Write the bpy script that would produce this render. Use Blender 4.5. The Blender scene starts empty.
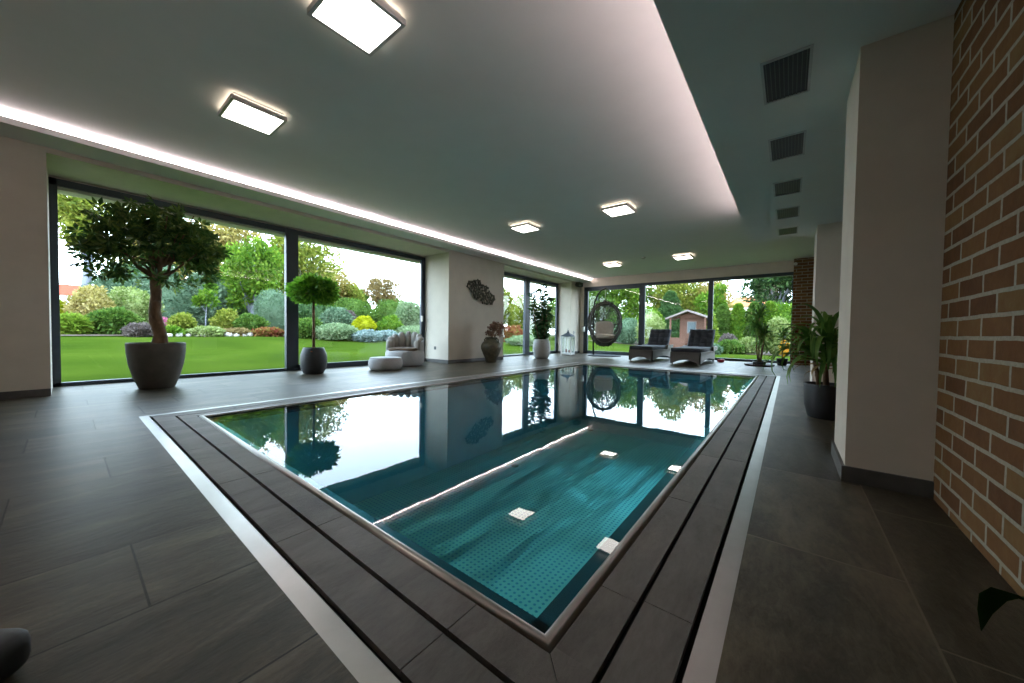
import bpy, bmesh, math, random
import numpy as np
from mathutils import Vector, Matrix
C = bpy.context.scene.collection
SC = bpy.context.scene
PI = math.pi

# ------------------------------------------------------------------ camera
cam_d = bpy.data.cameras.new('camera'); cam = bpy.data.objects.new('camera', cam_d); C.objects.link(cam)
cam_d.sensor_width = 36; cam_d.sensor_fit = 'HORIZONTAL'; cam_d.lens = 352.23 * 36 / 1024
cam_d.clip_start = 0.02; cam_d.clip_end = 400
yaw, pit, rol = 0.66607529, -0.02623175, 0.01321525
fwd = Vector((-math.sin(yaw) * math.cos(pit), math.cos(yaw) * math.cos(pit), math.sin(pit)))
rgt = Vector((math.cos(yaw), math.sin(yaw), 0)); upv = rgt.cross(fwd)
r2 = math.cos(rol) * rgt + math.sin(rol) * upv; u2 = -math.sin(rol) * rgt + math.cos(rol) * upv
cam.matrix_world = Matrix(((r2.x, u2.x, -fwd.x, 0), (r2.y, u2.y, -fwd.y, 0), (r2.z, u2.z, -fwd.z, 0.8), (0, 0, 0, 1)))
SC.camera = cam

# ------------------------------------------------------------------ sky, sun, exposure
SKY_STRENGTH = 11.0
SUN_STRENGTH = 3.5
w = bpy.data.worlds.new('overcast_sky'); SC.world = w; w.use_nodes = True
wn = w.node_tree; wn.nodes.clear()
wo = wn.nodes.new('ShaderNodeOutputWorld'); wb = wn.nodes.new('ShaderNodeBackground')
wtc = wn.nodes.new('ShaderNodeTexCoord'); wsep = wn.nodes.new('ShaderNodeSeparateXYZ'); wr = wn.nodes.new('ShaderNodeValToRGB')
wnz = wn.nodes.new('ShaderNodeTexNoise'); wnz.inputs['Scale'].default_value = 2.2; wnz.inputs['Detail'].default_value = 4
wmx = wn.nodes.new('ShaderNodeMixRGB'); wmx.blend_type = 'MULTIPLY'; wmx.inputs[0].default_value = 0.25
wn.links.new(wtc.outputs['Generated'], wsep.inputs[0]); wn.links.new(wsep.outputs['Z'], wr.inputs[0])
wr.color_ramp.elements[0].position = 0.0; wr.color_ramp.elements[0].color = (0.80, 0.90, 1, 1)
wr.color_ramp.elements[1].position = 0.7; wr.color_ramp.elements[1].color = (0.54, 0.75, 1, 1)
wn.links.new(wtc.outputs['Generated'], wnz.inputs['Vector'])
wn.links.new(wr.outputs[0], wmx.inputs[1]); wn.links.new(wnz.outputs['Fac'], wmx.inputs[2])
wn.links.new(wmx.outputs[0], wb.inputs['Color']); wb.inputs['Strength'].default_value = SKY_STRENGTH
wn.links.new(wb.outputs[0], wo.inputs[0])
sd = bpy.data.lights.new('sun', 'SUN'); sd.energy = SUN_STRENGTH; sd.angle = math.radians(8); sd.color = (1, 0.95, 0.85)
so = bpy.data.objects.new('sun', sd); C.objects.link(so)
so.rotation_euler = Vector((0.45, -0.55, 0.95)).to_track_quat('Z', 'Y').to_euler(); so.location = (3, -3, 12)
vs = SC.view_settings
vs.view_transform = 'Standard'; vs.look = 'None'; vs.gamma = 1; vs.use_curve_mapping = False; vs.exposure = 0.18
SC.cycles.max_bounces = 10; SC.cycles.diffuse_bounces = 5; SC.cycles.glossy_bounces = 5; SC.cycles.transparent_max_bounces = 24
SC.cycles.caustics_reflective = True; SC.cycles.blur_glossy = 0.3; SC.cycles.caustics_refractive = False
SC.cycles.sample_clamp_indirect = 6

# ------------------------------------------------------------------ materials
def nodes(name):
    m = bpy.data.materials.new(name); m.use_nodes = True; nt = m.node_tree; nt.nodes.clear()
    return m, nt
def N(nt, t, **kw):
    n = nt.nodes.new(t)
    for k, v in kw.items(): setattr(n, k, v)
    return n
def setv(nt, sock, v):
    if hasattr(v, 'is_linked') or isinstance(v, bpy.types.NodeSocket): nt.links.new(v, sock)
    else: sock.default_value = v
def M(nt, op, a, b=0.0, c=0.0):
    n = nt.nodes.new('ShaderNodeMath'); n.operation = op
    for i, v in enumerate((a, b, c)): setv(nt, n.inputs[i], v)
    return n.outputs[0]
def ramp(nt, fac, stops):
    r = nt.nodes.new('ShaderNodeValToRGB'); e = r.color_ramp.elements
    while len(e) < len(stops): e.new(0.5)
    for i, (p, c) in enumerate(stops): e[i].position = p; e[i].color = (*c, 1)
    setv(nt, r.inputs[0], fac); return r.outputs[0]
def objco(nt, sc=(1, 1, 1)):
    t = nt.nodes.new('ShaderNodeTexCoord'); mp = nt.nodes.new('ShaderNodeMapping'); mp.inputs['Scale'].default_value = sc
    nt.links.new(t.outputs['Object'], mp.inputs[0]); return mp.outputs[0]
def noise(nt, vec, scale, detail=4, rough=0.5, dist=0.0):
    n = nt.nodes.new('ShaderNodeTexNoise'); nt.links.new(vec, n.inputs['Vector'])
    n.inputs['Scale'].default_value = scale; n.inputs['Detail'].default_value = detail; n.inputs['Roughness'].default_value = rough; n.inputs['Distortion'].default_value = dist
    return n.outputs['Fac']
def princ(nt, col, rough=0.5, metal=0.0, spec=0.5, bump=None, bstr=0.3, bdist=0.01, coat=0.0):
    o = nt.nodes.new('ShaderNodeOutputMaterial'); b = nt.nodes.new('ShaderNodeBsdfPrincipled')
    if isinstance(col, tuple): col = (*col, 1)
    setv(nt, b.inputs['Base Color'], col); setv(nt, b.inputs['Roughness'], rough); setv(nt, b.inputs['Metallic'], metal)
    b.inputs['Specular IOR Level'].default_value = spec; b.inputs['Coat Weight'].default_value = coat
    if bump is not None:
        bn = nt.nodes.new('ShaderNodeBump'); bn.inputs['Strength'].default_value = bstr; bn.inputs['Distance'].default_value = bdist
        nt.links.new(bump, bn.inputs['Height']); nt.links.new(bn.outputs[0], b.inputs['Normal'])
    nt.links.new(b.outputs[0], o.inputs[0]); return b
def mul(c, k): return tuple(min(1, x * k) for x in c)
def plain(name, col, rough=0.5, metal=0.0, var=0.12, scale=8, spec=0.5, bstr=0.15, bdist=0.003, sc=(1, 1, 1)):
    m, nt = nodes(name); v = objco(nt, sc); f = noise(nt, v, scale, 5, 0.6)
    c = ramp(nt, f, [(0.3, mul(col, 1 - var)), (0.7, mul(col, 1 + var))])
    princ(nt, c, rough, metal, spec, f, bstr, bdist); return m
def leafmat(name, cols, trans=0.35, scale=1.2, rough=0.5, gloss=0.06, alb=1.0):
    m, nt = nodes(name); v = objco(nt); f = noise(nt, v, scale, 3, 0.6)
    g = nt.nodes.new('ShaderNodeNewGeometry'); rnd = g.outputs['Random Per Island']
    fac = M(nt, 'ADD', M(nt, 'MULTIPLY', f, 0.55), M(nt, 'MULTIPLY', rnd, 0.45))
    st = [(0.25 + 0.5 * i / max(1, len(cols) - 1), mul(c, alb)) for i, c in enumerate(cols)]
    c = ramp(nt, fac, st)
    d = N(nt, 'ShaderNodeBsdfDiffuse'); t = N(nt, 'ShaderNodeBsdfTranslucent'); gl = N(nt, 'ShaderNodeBsdfGlossy')
    gl.inputs['Roughness'].default_value = rough
    mx = N(nt, 'ShaderNodeMixShader'); mx.inputs[0].default_value = trans
    m2 = N(nt, 'ShaderNodeMixShader'); m2.inputs[0].default_value = gloss
    nt.links.new(c, d.inputs[0]); nt.links.new(c, t.inputs[0]); nt.links.new(d.outputs[0], mx.inputs[1]); nt.links.new(t.outputs[0], mx.inputs[2])
    nt.links.new(mx.outputs[0], m2.inputs[1]); nt.links.new(gl.outputs[0], m2.inputs[2])
    o = N(nt, 'ShaderNodeOutputMaterial'); nt.links.new(m2.outputs[0], o.inputs[0]); return m
def emit(name, col, s):
    m, nt = nodes(name); e = N(nt, 'ShaderNodeEmission'); e.inputs[0].default_value = (*col, 1); e.inputs[1].default_value = s
    o = N(nt, 'ShaderNodeOutputMaterial'); nt.links.new(e.outputs[0], o.inputs[0]); return m
def clear_mat(name, tint, ior=1.45, rough=0.0, bump=False):
    m, nt = nodes(name); f = N(nt, 'ShaderNodeFresnel'); f.inputs[0].default_value = ior
    t = N(nt, 'ShaderNodeBsdfTransparent'); t.inputs[0].default_value = (*tint, 1)
    g = N(nt, 'ShaderNodeBsdfGlossy'); g.inputs['Roughness'].default_value = rough
    gm = N(nt, 'ShaderNodeNewGeometry'); fac = M(nt, 'MINIMUM', M(nt, 'MULTIPLY', M(nt, 'MULTIPLY', f.outputs[0], 1.0 if bump else 1.6), M(nt, 'SUBTRACT', 1.0, gm.outputs['Backfacing'])), 1.0)
    mx = N(nt, 'ShaderNodeMixShader'); nt.links.new(fac, mx.inputs[0]); nt.links.new(t.outputs[0], mx.inputs[1]); nt.links.new(g.outputs[0], mx.inputs[2])
    if bump:
        v = objco(nt); n1 = noise(nt, v, 1.6, 2, 0.5); n2 = noise(nt, v, 7.0, 2, 0.5)
        h = M(nt, 'ADD', n1, M(nt, 'MULTIPLY', n2, 0.18))
        b = N(nt, 'ShaderNodeBump'); b.inputs['Strength'].default_value = 0.3; b.inputs['Distance'].default_value = 0.0028
        nt.links.new(h, b.inputs['Height']); nt.links.new(b.outputs[0], g.inputs['Normal']); nt.links.new(b.outputs[0], f.inputs['Normal'])
    o = N(nt, 'ShaderNodeOutputMaterial'); nt.links.new(mx.outputs[0], o.inputs[0]); return m
def slate(name, x0, grout=True, base=((0.029, 0.024, 0.016), (0.070, 0.060, 0.042), (0.155, 0.128, 0.088)), gcol=(0.014, 0.010, 0.006), rough=(0.27, 0.46)):
    m, nt = nodes(name); t = N(nt, 'ShaderNodeTexCoord'); s = N(nt, 'ShaderNodeSeparateXYZ'); nt.links.new(t.outputs['Object'], s.inputs[0])
    u = M(nt, 'DIVIDE', M(nt, 'SUBTRACT', s.outputs[0], x0), 0.465); col = M(nt, 'FLOOR', u); fu = M(nt, 'FRACT', u)
    v = M(nt, 'ADD', M(nt, 'DIVIDE', M(nt, 'SUBTRACT', s.outputs[1], 0.143), 0.93), M(nt, 'DIVIDE', M(nt, 'ADD', col, 2.0), 3.0))
    row = M(nt, 'FLOOR', v); fv = M(nt, 'FRACT', v)
    du = M(nt, 'MULTIPLY', M(nt, 'MINIMUM', fu, M(nt, 'SUBTRACT', 1.0, fu)), 0.465); dv = M(nt, 'MULTIPLY', M(nt, 'MINIMUM', fv, M(nt, 'SUBTRACT', 1.0, fv)), 0.93)
    g = M(nt, 'LESS_THAN', M(nt, 'MINIMUM', du, dv), 0.0032)
    cid = N(nt, 'ShaderNodeCombineXYZ'); nt.links.new(col, cid.inputs[0]); nt.links.new(row, cid.inputs[1])
    wn_ = N(nt, 'ShaderNodeTexWhiteNoise'); nt.links.new(cid.outputs[0], wn_.inputs['Vector']); rnd = wn_.outputs['Value']
    va = N(nt, 'ShaderNodeVectorMath', operation='MULTIPLY_ADD'); nt.links.new(cid.outputs[0], va.inputs[0]); va.inputs[1].default_value = (7.3, 3.1, 0)
    mp = N(nt, 'ShaderNodeMapping'); mp.inputs['Scale'].default_value = (3.2, 1.0, 1); mp.inputs['Rotation'].default_value = (0, 0, 0.35)
    nt.links.new(t.outputs['Object'], mp.inputs[0]); nt.links.new(mp.outputs[0], va.inputs[2])
    f1 = noise(nt, va.outputs[0], 1.7, 8, 0.62, 0.6); f2 = noise(nt, va.outputs[0], 18, 8, 0.75, 0.4)
    f = M(nt, 'ADD', M(nt, 'MULTIPLY', f1, 0.60), M(nt, 'ADD', M(nt, 'MULTIPLY', f2, 0.34), M(nt, 'MULTIPLY', rnd, 0.12)))
    c = ramp(nt, f, [(0.38, base[0]), (0.52, base[1]), (0.68, base[2])])
    if grout:
        mx = N(nt, 'ShaderNodeMixRGB'); nt.links.new(g, mx.inputs[0]); nt.links.new(c, mx.inputs[1]); mx.inputs[2].default_value = (*gcol, 1); c = mx.outputs[0]
        hh = M(nt, 'SUBTRACT', M(nt, 'ADD', f1, M(nt, 'MULTIPLY', f2, 0.5)), M(nt, 'MULTIPLY', g, 0.6))
    else: hh = M(nt, 'ADD', f1, M(nt, 'MULTIPLY', f2, 0.5))
    rr = N(nt, 'ShaderNodeMapRange'); nt.links.new(f2, rr.inputs[0]); rr.inputs[3].default_value = rough[0]; rr.inputs[4].default_value = rough[1]
    princ(nt, c, rr.outputs[0], 0, 0.16, hh, 0.6, 0.008); return m
def brickmat(name, axis):
    m, nt = nodes(name); t = N(nt, 'ShaderNodeTexCoord'); s = N(nt, 'ShaderNodeSeparateXYZ'); nt.links.new(t.outputs['Object'], s.inputs[0])
    cb = N(nt, 'ShaderNodeCombineXYZ'); nt.links.new(s.outputs[axis], cb.inputs[0]); nt.links.new(M(nt, 'SUBTRACT', s.outputs[2], 0.044), cb.inputs[1])
    nd = N(nt, 'ShaderNodeTexNoise'); nd.inputs['Scale'].default_value = 9; nt.links.new(cb.outputs[0], nd.inputs['Vector'])
    dm = N(nt, 'ShaderNodeVectorMath', operation='MULTIPLY_ADD'); nt.links.new(nd.outputs['Color'], dm.inputs[0]); dm.inputs[1].default_value = (0.012, 0.008, 0); nt.links.new(cb.outputs[0], dm.inputs[2])
    b = N(nt, 'ShaderNodeTexBrick'); nt.links.new(dm.outputs[0], b.inputs['Vector']); b.offset = 0.5; b.offset_frequency = 2; b.squash = 1.0; b.squash_frequency = 2
    b.inputs['Scale'].default_value = 1; b.inputs['Brick Width'].default_value = 0.245; b.inputs['Row Height'].default_value = 0.0845
    b.inputs['Mortar Size'].default_value = 0.0085; b.inputs['Mortar Smooth'].default_value = 0.15; b.inputs['Bias'].default_value = 0.0
    b.inputs['Color1'].default_value = (0.0, 0, 0, 1); b.inputs['Color2'].default_value = (1, 1, 1, 1); b.inputs['Mortar'].default_value = (0.5, 0.5, 0.5, 1)
    f1 = noise(nt, cb.outputs[0], 14, 6, 0.6); f2 = noise(nt, cb.outputs[0], 60, 3, 0.6)
    sp = N(nt, 'ShaderNodeSeparateColor'); nt.links.new(b.outputs['Color'], sp.inputs[0])
    fac = M(nt, 'ADD', M(nt, 'MULTIPLY', sp.outputs[0], 0.5), M(nt, 'MULTIPLY', f1, 0.5))
    c = ramp(nt, fac, [(0.1, (0.075, 0.032, 0.014)), (0.4, (0.14, 0.062, 0.023)), (0.65, (0.175, 0.090, 0.032)), (0.9, (0.195, 0.13, 0.055))])
    mc = ramp(nt, f2, [(0.3, (0.27, 0.255, 0.20)), (0.7, (0.36, 0.34, 0.28))])
    mx = N(nt, 'ShaderNodeMixRGB'); nt.links.new(b.outputs['Fac'], mx.inputs[0]); nt.links.new(c, mx.inputs[1]); nt.links.new(mc, mx.inputs[2])
    h = M(nt, 'ADD', M(nt, 'MULTIPLY', M(nt, 'SUBTRACT', 1.0, b.outputs['Fac']), 1.0), M(nt, 'MULTIPLY', f1, 0.5))
    princ(nt, mx.outputs[0], 0.85, 0, 0.2, h, 0.8, 0.012); return m
def studmat(name):
    m, nt = nodes(name); t = N(nt, 'ShaderNodeTexCoord'); s = N(nt, 'ShaderNodeSeparateXYZ'); nt.links.new(t.outputs['Object'], s.inputs[0])
    fx = M(nt, 'SUBTRACT', M(nt, 'FRACT', M(nt, 'DIVIDE', s.outputs[0], 0.05)), 0.5); fy = M(nt, 'SUBTRACT', M(nt, 'FRACT', M(nt, 'DIVIDE', s.outputs[1], 0.05)), 0.5)
    d = M(nt, 'SQRT', M(nt, 'ADD', M(nt, 'MULTIPLY', fx, fx), M(nt, 'MULTIPLY', fy, fy)))
    k = N(nt, 'ShaderNodeMapRange'); nt.links.new(d, k.inputs[0]); k.inputs[1].default_value = 0.16; k.inputs[2].default_value = 0.30; k.inputs[3].default_value = 1; k.inputs[4].default_value = 0
    f = noise(nt, t.outputs['Object'], 1.2, 2, 0.5)
    ca = ramp(nt, f, [(0.3, (0.42, 0.60, 0.57)), (0.7, (0.54, 0.70, 0.65))])
    mx = N(nt, 'ShaderNodeMixRGB'); nt.links.new(k.outputs[0], mx.inputs[0]); nt.links.new(ca, mx.inputs[1]); mx.inputs[2].default_value = (0.16, 0.34, 0.50, 1)
    
    mp = N(nt, 'ShaderNodeMapping'); mp.inputs['Scale'].default_value = (1.5, 0.45, 1); mp.inputs['Rotation'].default_value = (0, 0, 0.25); nt.links.new(t.outputs['Object'], mp.inputs[0])
    warp = noise(nt, mp.outputs[0], 1.1, 2, 0.5, 0.3)
    hh = M(nt, 'ADD', M(nt, 'MULTIPLY', k.outputs[0], 0.03), M(nt, 'MULTIPLY', warp, 1.6))
    princ(nt, mx.outputs[0], 0.34, 0.7, 0.5, hh, 0.9, 0.16); return m
def weave(name, col, sx=60, var=0.5, rough=0.55):
    m, nt = nodes(name); v = objco(nt); a = N(nt, 'ShaderNodeTexWave'); a.wave_type = 'BANDS'; a.bands_direction = 'Z'; a.inputs['Scale'].default_value = sx / 6; nt.links.new(v, a.inputs[0])
    b = N(nt, 'ShaderNodeTexWave'); b.bands_direction = 'DIAGONAL'; b.inputs['Scale'].default_value = sx / 5; nt.links.new(v, b.inputs[0])
    f = M(nt, 'MULTIPLY', a.outputs['Fac'], b.outputs['Fac']); c = ramp(nt, f, [(0.1, mul(col, 1 - var)), (0.7, mul(col, 1 + var))])
    princ(nt, c, rough, 0, 0.4, f, 0.5, 0.004); return m
def woodmat(name, cols, sc=(1, 1, 14)):
    m, nt = nodes(name); v = objco(nt, sc); f = noise(nt, v, 2, 5, 0.6); c = ramp(nt, f, [(0.3, cols[0]), (0.7, cols[1])]); princ(nt, c, 0.7, 0, 0.3, f, 0.3, 0.01); return m
def lawnmat():
    m, nt = nodes('lawn_grass'); v = objco(nt); f = noise(nt, v, 0.35, 3, 0.5); f2 = noise(nt, v, 30, 4, 0.7)
    fac = M(nt, 'ADD', M(nt, 'MULTIPLY', f, 0.7), M(nt, 'MULTIPLY', f2, 0.3))
    c = ramp(nt, fac, [(0.35, (0.021, 0.038, 0.0045)), (0.5, (0.030, 0.050, 0.0055)), (0.68, (0.044, 0.066, 0.008))]); princ(nt, c, 1.0, 0, 0.0, f2, 0.6, 0.03); return m

WALL = plain('taupe_plaster', (0.63, 0.57, 0.49), 0.85, var=0.04, scale=5, spec=0.2, bstr=0.08)
CEIL = plain('ceiling_paint', (0.76, 0.75, 0.73), 0.8, var=0.02, scale=3, spec=0.2, bstr=0.03)
SLATE_L = slate('slate_floor_tiles', -0.955); SLATE_R = slate('slate_floor_tiles_right', 0.325, gcol=(0.17, 0.14, 0.10))
COPING = slate('coping_slate', 0.0, grout=False, base=((0.09, 0.082, 0.073), (0.145, 0.134, 0.120), (0.20, 0.187, 0.168)), rough=(0.4, 0.6))
SKIRT = plain('slate_baseboard', (0.075, 0.072, 0.068), 0.5, var=0.25, scale=9)
STEEL = plain('brushed_steel', (0.44, 0.43, 0.41), 0.30, 1.0, var=0.08, scale=5, sc=(1, 1, 1), bstr=0.05)
RIM = plain('rim_steel', (0.27, 0.25, 0.23), 0.30, 1.0, var=0.12, scale=3, bstr=0.03)
DARK = plain('dark_channel', (0.012, 0.011, 0.010), 0.7)
BRICK_R = brickmat('brick_side', 1); BRICK_E = brickmat('brick_end', 0)
FRAME = plain('anthracite_frame', (0.038, 0.050, 0.068), 0.4, 0.2, var=0.08, spec=0.5)
GLASS = clear_mat('window_glass', (0.96, 0.985, 0.975), 1.42)
WATER = clear_mat('pool_water', (0.33, 0.72, 0.75), 1.36, 0.0, True)
STUD = studmat('studded_pool_steel'); PSTEEL = plain('pool_wall_steel', (0.30, 0.46, 0.56), 0.35, 0.3, var=0.08, scale=2)
PLEDGE = plain('pool_ledge_steel', (0.06, 0.09, 0.13), 0.4, 0.4, var=0.08, scale=2)
LEDM = emit('led_glow', (1.0, 0.84, 0.86), 24.0); LEDS = emit('soft_led_glow', (1.0, 0.80, 0.82), 15.0)
DIFF = emit('lamp_diffuser', (1.0, 0.93, 0.86), 11.0); HALO = emit('lamp_halo', (1.0, 0.85, 0.66), 8.0)
LAMPF = plain('lamp_frame', (0.55, 0.53, 0.52), 0.4, 0.3)
WHITEP = plain('white_paint', (0.75, 0.75, 0.73), 0.5, var=0.05)
BLACKM = plain('black_metal', (0.02, 0.02, 0.022), 0.4, 0.5, var=0.2)
BLACKP = plain('black_plastic', (0.015, 0.015, 0.017), 0.5, var=0.2)
LAWN = lawnmat(); SOIL = plain('bark_mulch', (0.06, 0.036, 0.022), 0.95, var=0.5, scale=12, bstr=0.8, bdist=0.03)
BARK = plain('bark', (0.17, 0.10, 0.055), 0.9, var=0.45, scale=14, bstr=1.0, bdist=0.02, sc=(1, 1, 0.3))
GREYBARK = plain('grey_bark', (0.16, 0.17, 0.20), 0.9, var=0.3, scale=5, sc=(1, 1, 0.3))

# ------------------------------------------------------------------ mesh helpers
class MB:
    def __init__(s): s.v = []; s.f = []; s.mi = []
    def add(s, vs, fs, mi=0):
        o = len(s.v); s.v += [tuple(p) for p in vs]; s.f += [tuple(i + o for i in f) for f in fs]; s.mi += [mi] * len(fs); return s
    def box(s, x0, x1, y0, y1, z0, z1, mi=0):
        vs = [(x, y, z) for z in (z0, z1) for y in (y0, y1) for x in (x0, x1)]
        return s.add(vs, [(0, 2, 3, 1), (4, 5, 7, 6), (0, 1, 5, 4), (2, 6, 7, 3), (0, 4, 6, 2), (1, 3, 7, 5)], mi)
    def prism(s, poly, z0, z1, mi=0):
        n = len(poly); vs = [(x, y, z0) for x, y in poly] + [(x, y, z1) for x, y in poly]
        return s.add(vs, [tuple(range(n))[::-1], tuple(range(n, 2 * n))] + [(i, (i + 1) % n, n + (i + 1) % n, n + i) for i in range(n)], mi)
    def prism_m(s, poly, a, b, fn, mi=0):   # poly in a plane, fn(u,v,t) -> xyz
        n = len(poly); vs = [fn(u, v, a) for u, v in poly] + [fn(u, v, b) for u, v in poly]
        return s.add(vs, [tuple(range(n))[::-1], tuple(range(n, 2 * n))] + [(i, (i + 1) % n, n + (i + 1) % n, n + i) for i in range(n)], mi)
    def lathe(s, prof, n=32, c=(0, 0, 0), mi=0, cap=True, wob=None):
        vs = []; fs = []
        for k, (r, z) in enumerate(prof):
            for i in range(n):
                a = 2 * PI * i / n; rr = r * (wob(a, z) if wob else 1); vs.append((c[0] + rr * math.cos(a), c[1] + rr * math.sin(a), c[2] + z))
        for k in range(len(prof) - 1):
            for i in range(n): j = (i + 1) % n; fs.append((k * n + i, k * n + j, (k + 1) * n + j, (k + 1) * n + i))
        if cap: fs.append(tuple(range(n))[::-1]); fs.append(tuple(range((len(prof) - 1) * n, len(prof) * n)))
        return s.add(vs, fs, mi)
    def tube(s, pts, r, n=8, mi=0, cap=True):
        pts = [Vector(p) for p in pts]; R = r if isinstance(r, (list, tuple)) else [r] * len(pts); vs = []; fs = []
        t0 = (pts[1] - pts[0]).normalized(); a = t0.orthogonal().normalized()
        for k, p in enumerate(pts):
            t = (pts[min(k + 1, len(pts) - 1)] - pts[max(k - 1, 0)]).normalized(); a = (a - a.dot(t) * t)
            a = a.normalized() if a.length > 1e-6 else t.orthogonal().normalized(); b = t.cross(a)
            for i in range(n): q = 2 * PI * i / n; vs.append(p + R[k] * (math.cos(q) * a + math.sin(q) * b))
        for k in range(len(pts) - 1):
            for i in range(n): j = (i + 1) % n; fs.append((k * n + i, k * n + j, (k + 1) * n + j, (k + 1) * n + i))
        if cap: fs.append(tuple(range(n))[::-1]); fs.append(tuple(range((len(pts) - 1) * n, len(pts) * n)))
        return s.add(vs, fs, mi)
    def sell(s, c, r, e=0.6, nu=20, nv=12, rot=None, mi=0):   # superellipsoid cushion
        def p(w, m): return math.copysign(abs(w) ** m, w)
        vs = []; fs = []; rot = rot or Matrix.Identity(3); c = Vector(c)
        for j in range(nv + 1):
            v = -PI / 2 + PI * j / nv
            for i in range(nu):
                u = 2 * PI * i / nu - PI
                q = Vector((r[0] * p(math.cos(v), e) * p(math.cos(u), e), r[1] * p(math.cos(v), e) * p(math.sin(u), e), r[2] * p(math.sin(v), e))); vs.append(c + rot @ q)
        for j in range(nv):
            for i in range(nu): k = (i + 1) % nu; fs.append((j * nu + i, j * nu + k, (j + 1) * nu + k, (j + 1) * nu + i))
        return s.add(vs, fs, mi)
    def rbox(s, x0, x1, y0, y1, z0, z1, b=0.02, seg=2, mi=0, rot=None, c=(0, 0, 0)):
        bm = bmesh.new(); bmesh.ops.create_cube(bm, size=1); bmesh.ops.scale(bm, vec=(x1 - x0, y1 - y0, z1 - z0), verts=bm.verts)
        bmesh.ops.translate(bm, vec=((x0 + x1) / 2, (y0 + y1) / 2, (z0 + z1) / 2), verts=bm.verts)
        bmesh.ops.bevel(bm, geom=bm.edges[:], offset=b, segments=seg, affect='EDGES', profile=0.5)
        bm.verts.index_update(); rot = rot or Matrix.Identity(3)
        vs = [rot @ v.co + Vector(c) for v in bm.verts]; fs = [[v.index for v in f.verts] for f in bm.faces]; bm.free(); return s.add(vs, fs, mi)
    def build(s, name, mats, parent=None, smooth=False, fix=True):
        me = bpy.data.meshes.new(name); me.from_pydata([tuple(v) for v in s.v], [], s.f)
        for m in (mats if isinstance(mats, (list, tuple)) else [mats]): me.materials.append(m)
        me.polygons.foreach_set('material_index', s.mi); 
        if fix:
            bm = bmesh.new(); bm.from_mesh(me); bmesh.ops.recalc_face_normals(bm, faces=bm.faces); bm.to_mesh(me); bm.free()
        if smooth: me.polygons.foreach_set('use_smooth', [True] * len(me.polygons))
        if smooth == 'auto': me.set_sharp_from_angle(angle=math.radians(40))
        o = bpy.data.objects.new(name, me); C.objects.link(o)
        if parent: o.parent = parent
        return o
def tag(o, label, cat, group=None, kind=None):
    o['label'] = label; o['category'] = cat
    if group: o['group'] = group
    if kind: o['kind'] = kind
    return o
def thing(name, label, cat, loc=(0, 0, 0), rz=0, group=None):
    o = bpy.data.objects.new(name, None); C.objects.link(o); o.location = loc; o.rotation_euler = (0, 0, rz); o.empty_display_size = 0.1
    return tag(o, label, cat, group)
def struct(name, mb, mats, label=None, cat=None, smooth=False):
    o = mb.build(name, mats, None, smooth); o['kind'] = 'structure'
    if label: o['label'] = label; o['category'] = cat
    return o
def copy_tree(o, parent=None):
    c = o.copy(); C.objects.link(c); c.parent = parent
    for ch in [x for x in bpy.data.objects if x.parent == o]: copy_tree(ch, c)
    return c

# ------------------------------------------------------------------ leaves
def leaf_mesh(name, pos, nrm, size, tmpl, mat, parent=None, rng=None, tipdir=None, jit=0.6):
    """pos (n,3), nrm (n,3) leaf direction; tmpl = (verts, faces) leaf lying along +Y, facing +Z"""
    n = len(pos); tv = np.array(tmpl[0], float); k = len(tv)
    y = np.array(nrm, float) + rng.normal(0, jit, (n, 3)); y /= np.linalg.norm(y, axis=1)[:, None] + 1e-9
    r = rng.normal(0, 1, (n, 3)); r[:, 2] += 0.9; x = np.cross(y, r); x /= np.linalg.norm(x, axis=1)[:, None] + 1e-9; z = np.cross(x, y)
    s = size * rng.uniform(0.7, 1.25, n)
    V = pos[:, None, :] + s[:, None, None] * (tv[None, :, 0:1] * x[:, None, :] + tv[None, :, 1:2] * y[:, None, :] + tv[None, :, 2:3] * z[:, None, :])
    V = V.reshape(-1, 3); F = []
    for f in tmpl[1]:
        F.append(np.array(f)[None, :] + (np.arange(n) * k)[:, None])
    me = bpy.data.meshes.new(name); fl = [tuple(a) for A in F for a in A.tolist()]
    me.from_pydata(V.tolist(), [], fl); me.materials.append(mat)
    o = bpy.data.objects.new(name, me); C.objects.link(o)
    if parent: o.parent = parent
    return o
LEAF = ([(0, 0, 0), (0.28, 0.45, 0.07), (0, 1, -0.05), (-0.28, 0.45, 0.07)], [(0, 1, 2, 3)])
NEEDLE = ([(0, 0, 0), (0.10, 0.4, 0.03), (0, 1, 0), (-0.10, 0.4, 0.03)], [(0, 1, 2, 3)])
LONGLEAF = ([(0, 0, 0), (0.17, 0.3, 0.04), (0.15, 0.65, 0.0), (0, 1, -0.12), (-0.15, 0.65, 0.0), (-0.17, 0.3, 0.04), (0, 0.3, -0.02), (0, 0.65, -0.05)], [(0, 1, 6), (0, 6, 5), (1, 2, 7, 6), (6, 7, 4, 5), (2, 3, 7), (7, 3, 4)])
def palmate():
    vs = []; fs = []
    for i in range(8):
        a = 2 * PI * i / 8; d = Vector((math.cos(a), math.sin(a), 0)); q = Vector((-d.y, d.x, 0)); o = len(vs)
        c = Vector((0, 0.6, 0)); L = 0.62 if i % 2 else 0.72
        vs += [tuple(c + d * 0.06), tuple(c + d * L * 0.6 + q * 0.13 + Vector((0, 0, -0.08))), tuple(c + d * L + Vector((0, 0, -0.28))), tuple(c + d * L * 0.6 - q * 0.13 + Vector((0, 0, -0.08)))]
        fs.append((o, o + 1, o + 2, o + 3))
    o = len(vs); vs += [(-0.008, 0, 0), (0.008, 0, 0), (0.008, 0.62, 0), (-0.008, 0.62, 0)]; fs.append((o, o + 1, o + 2, o + 3))
    return vs, fs
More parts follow.
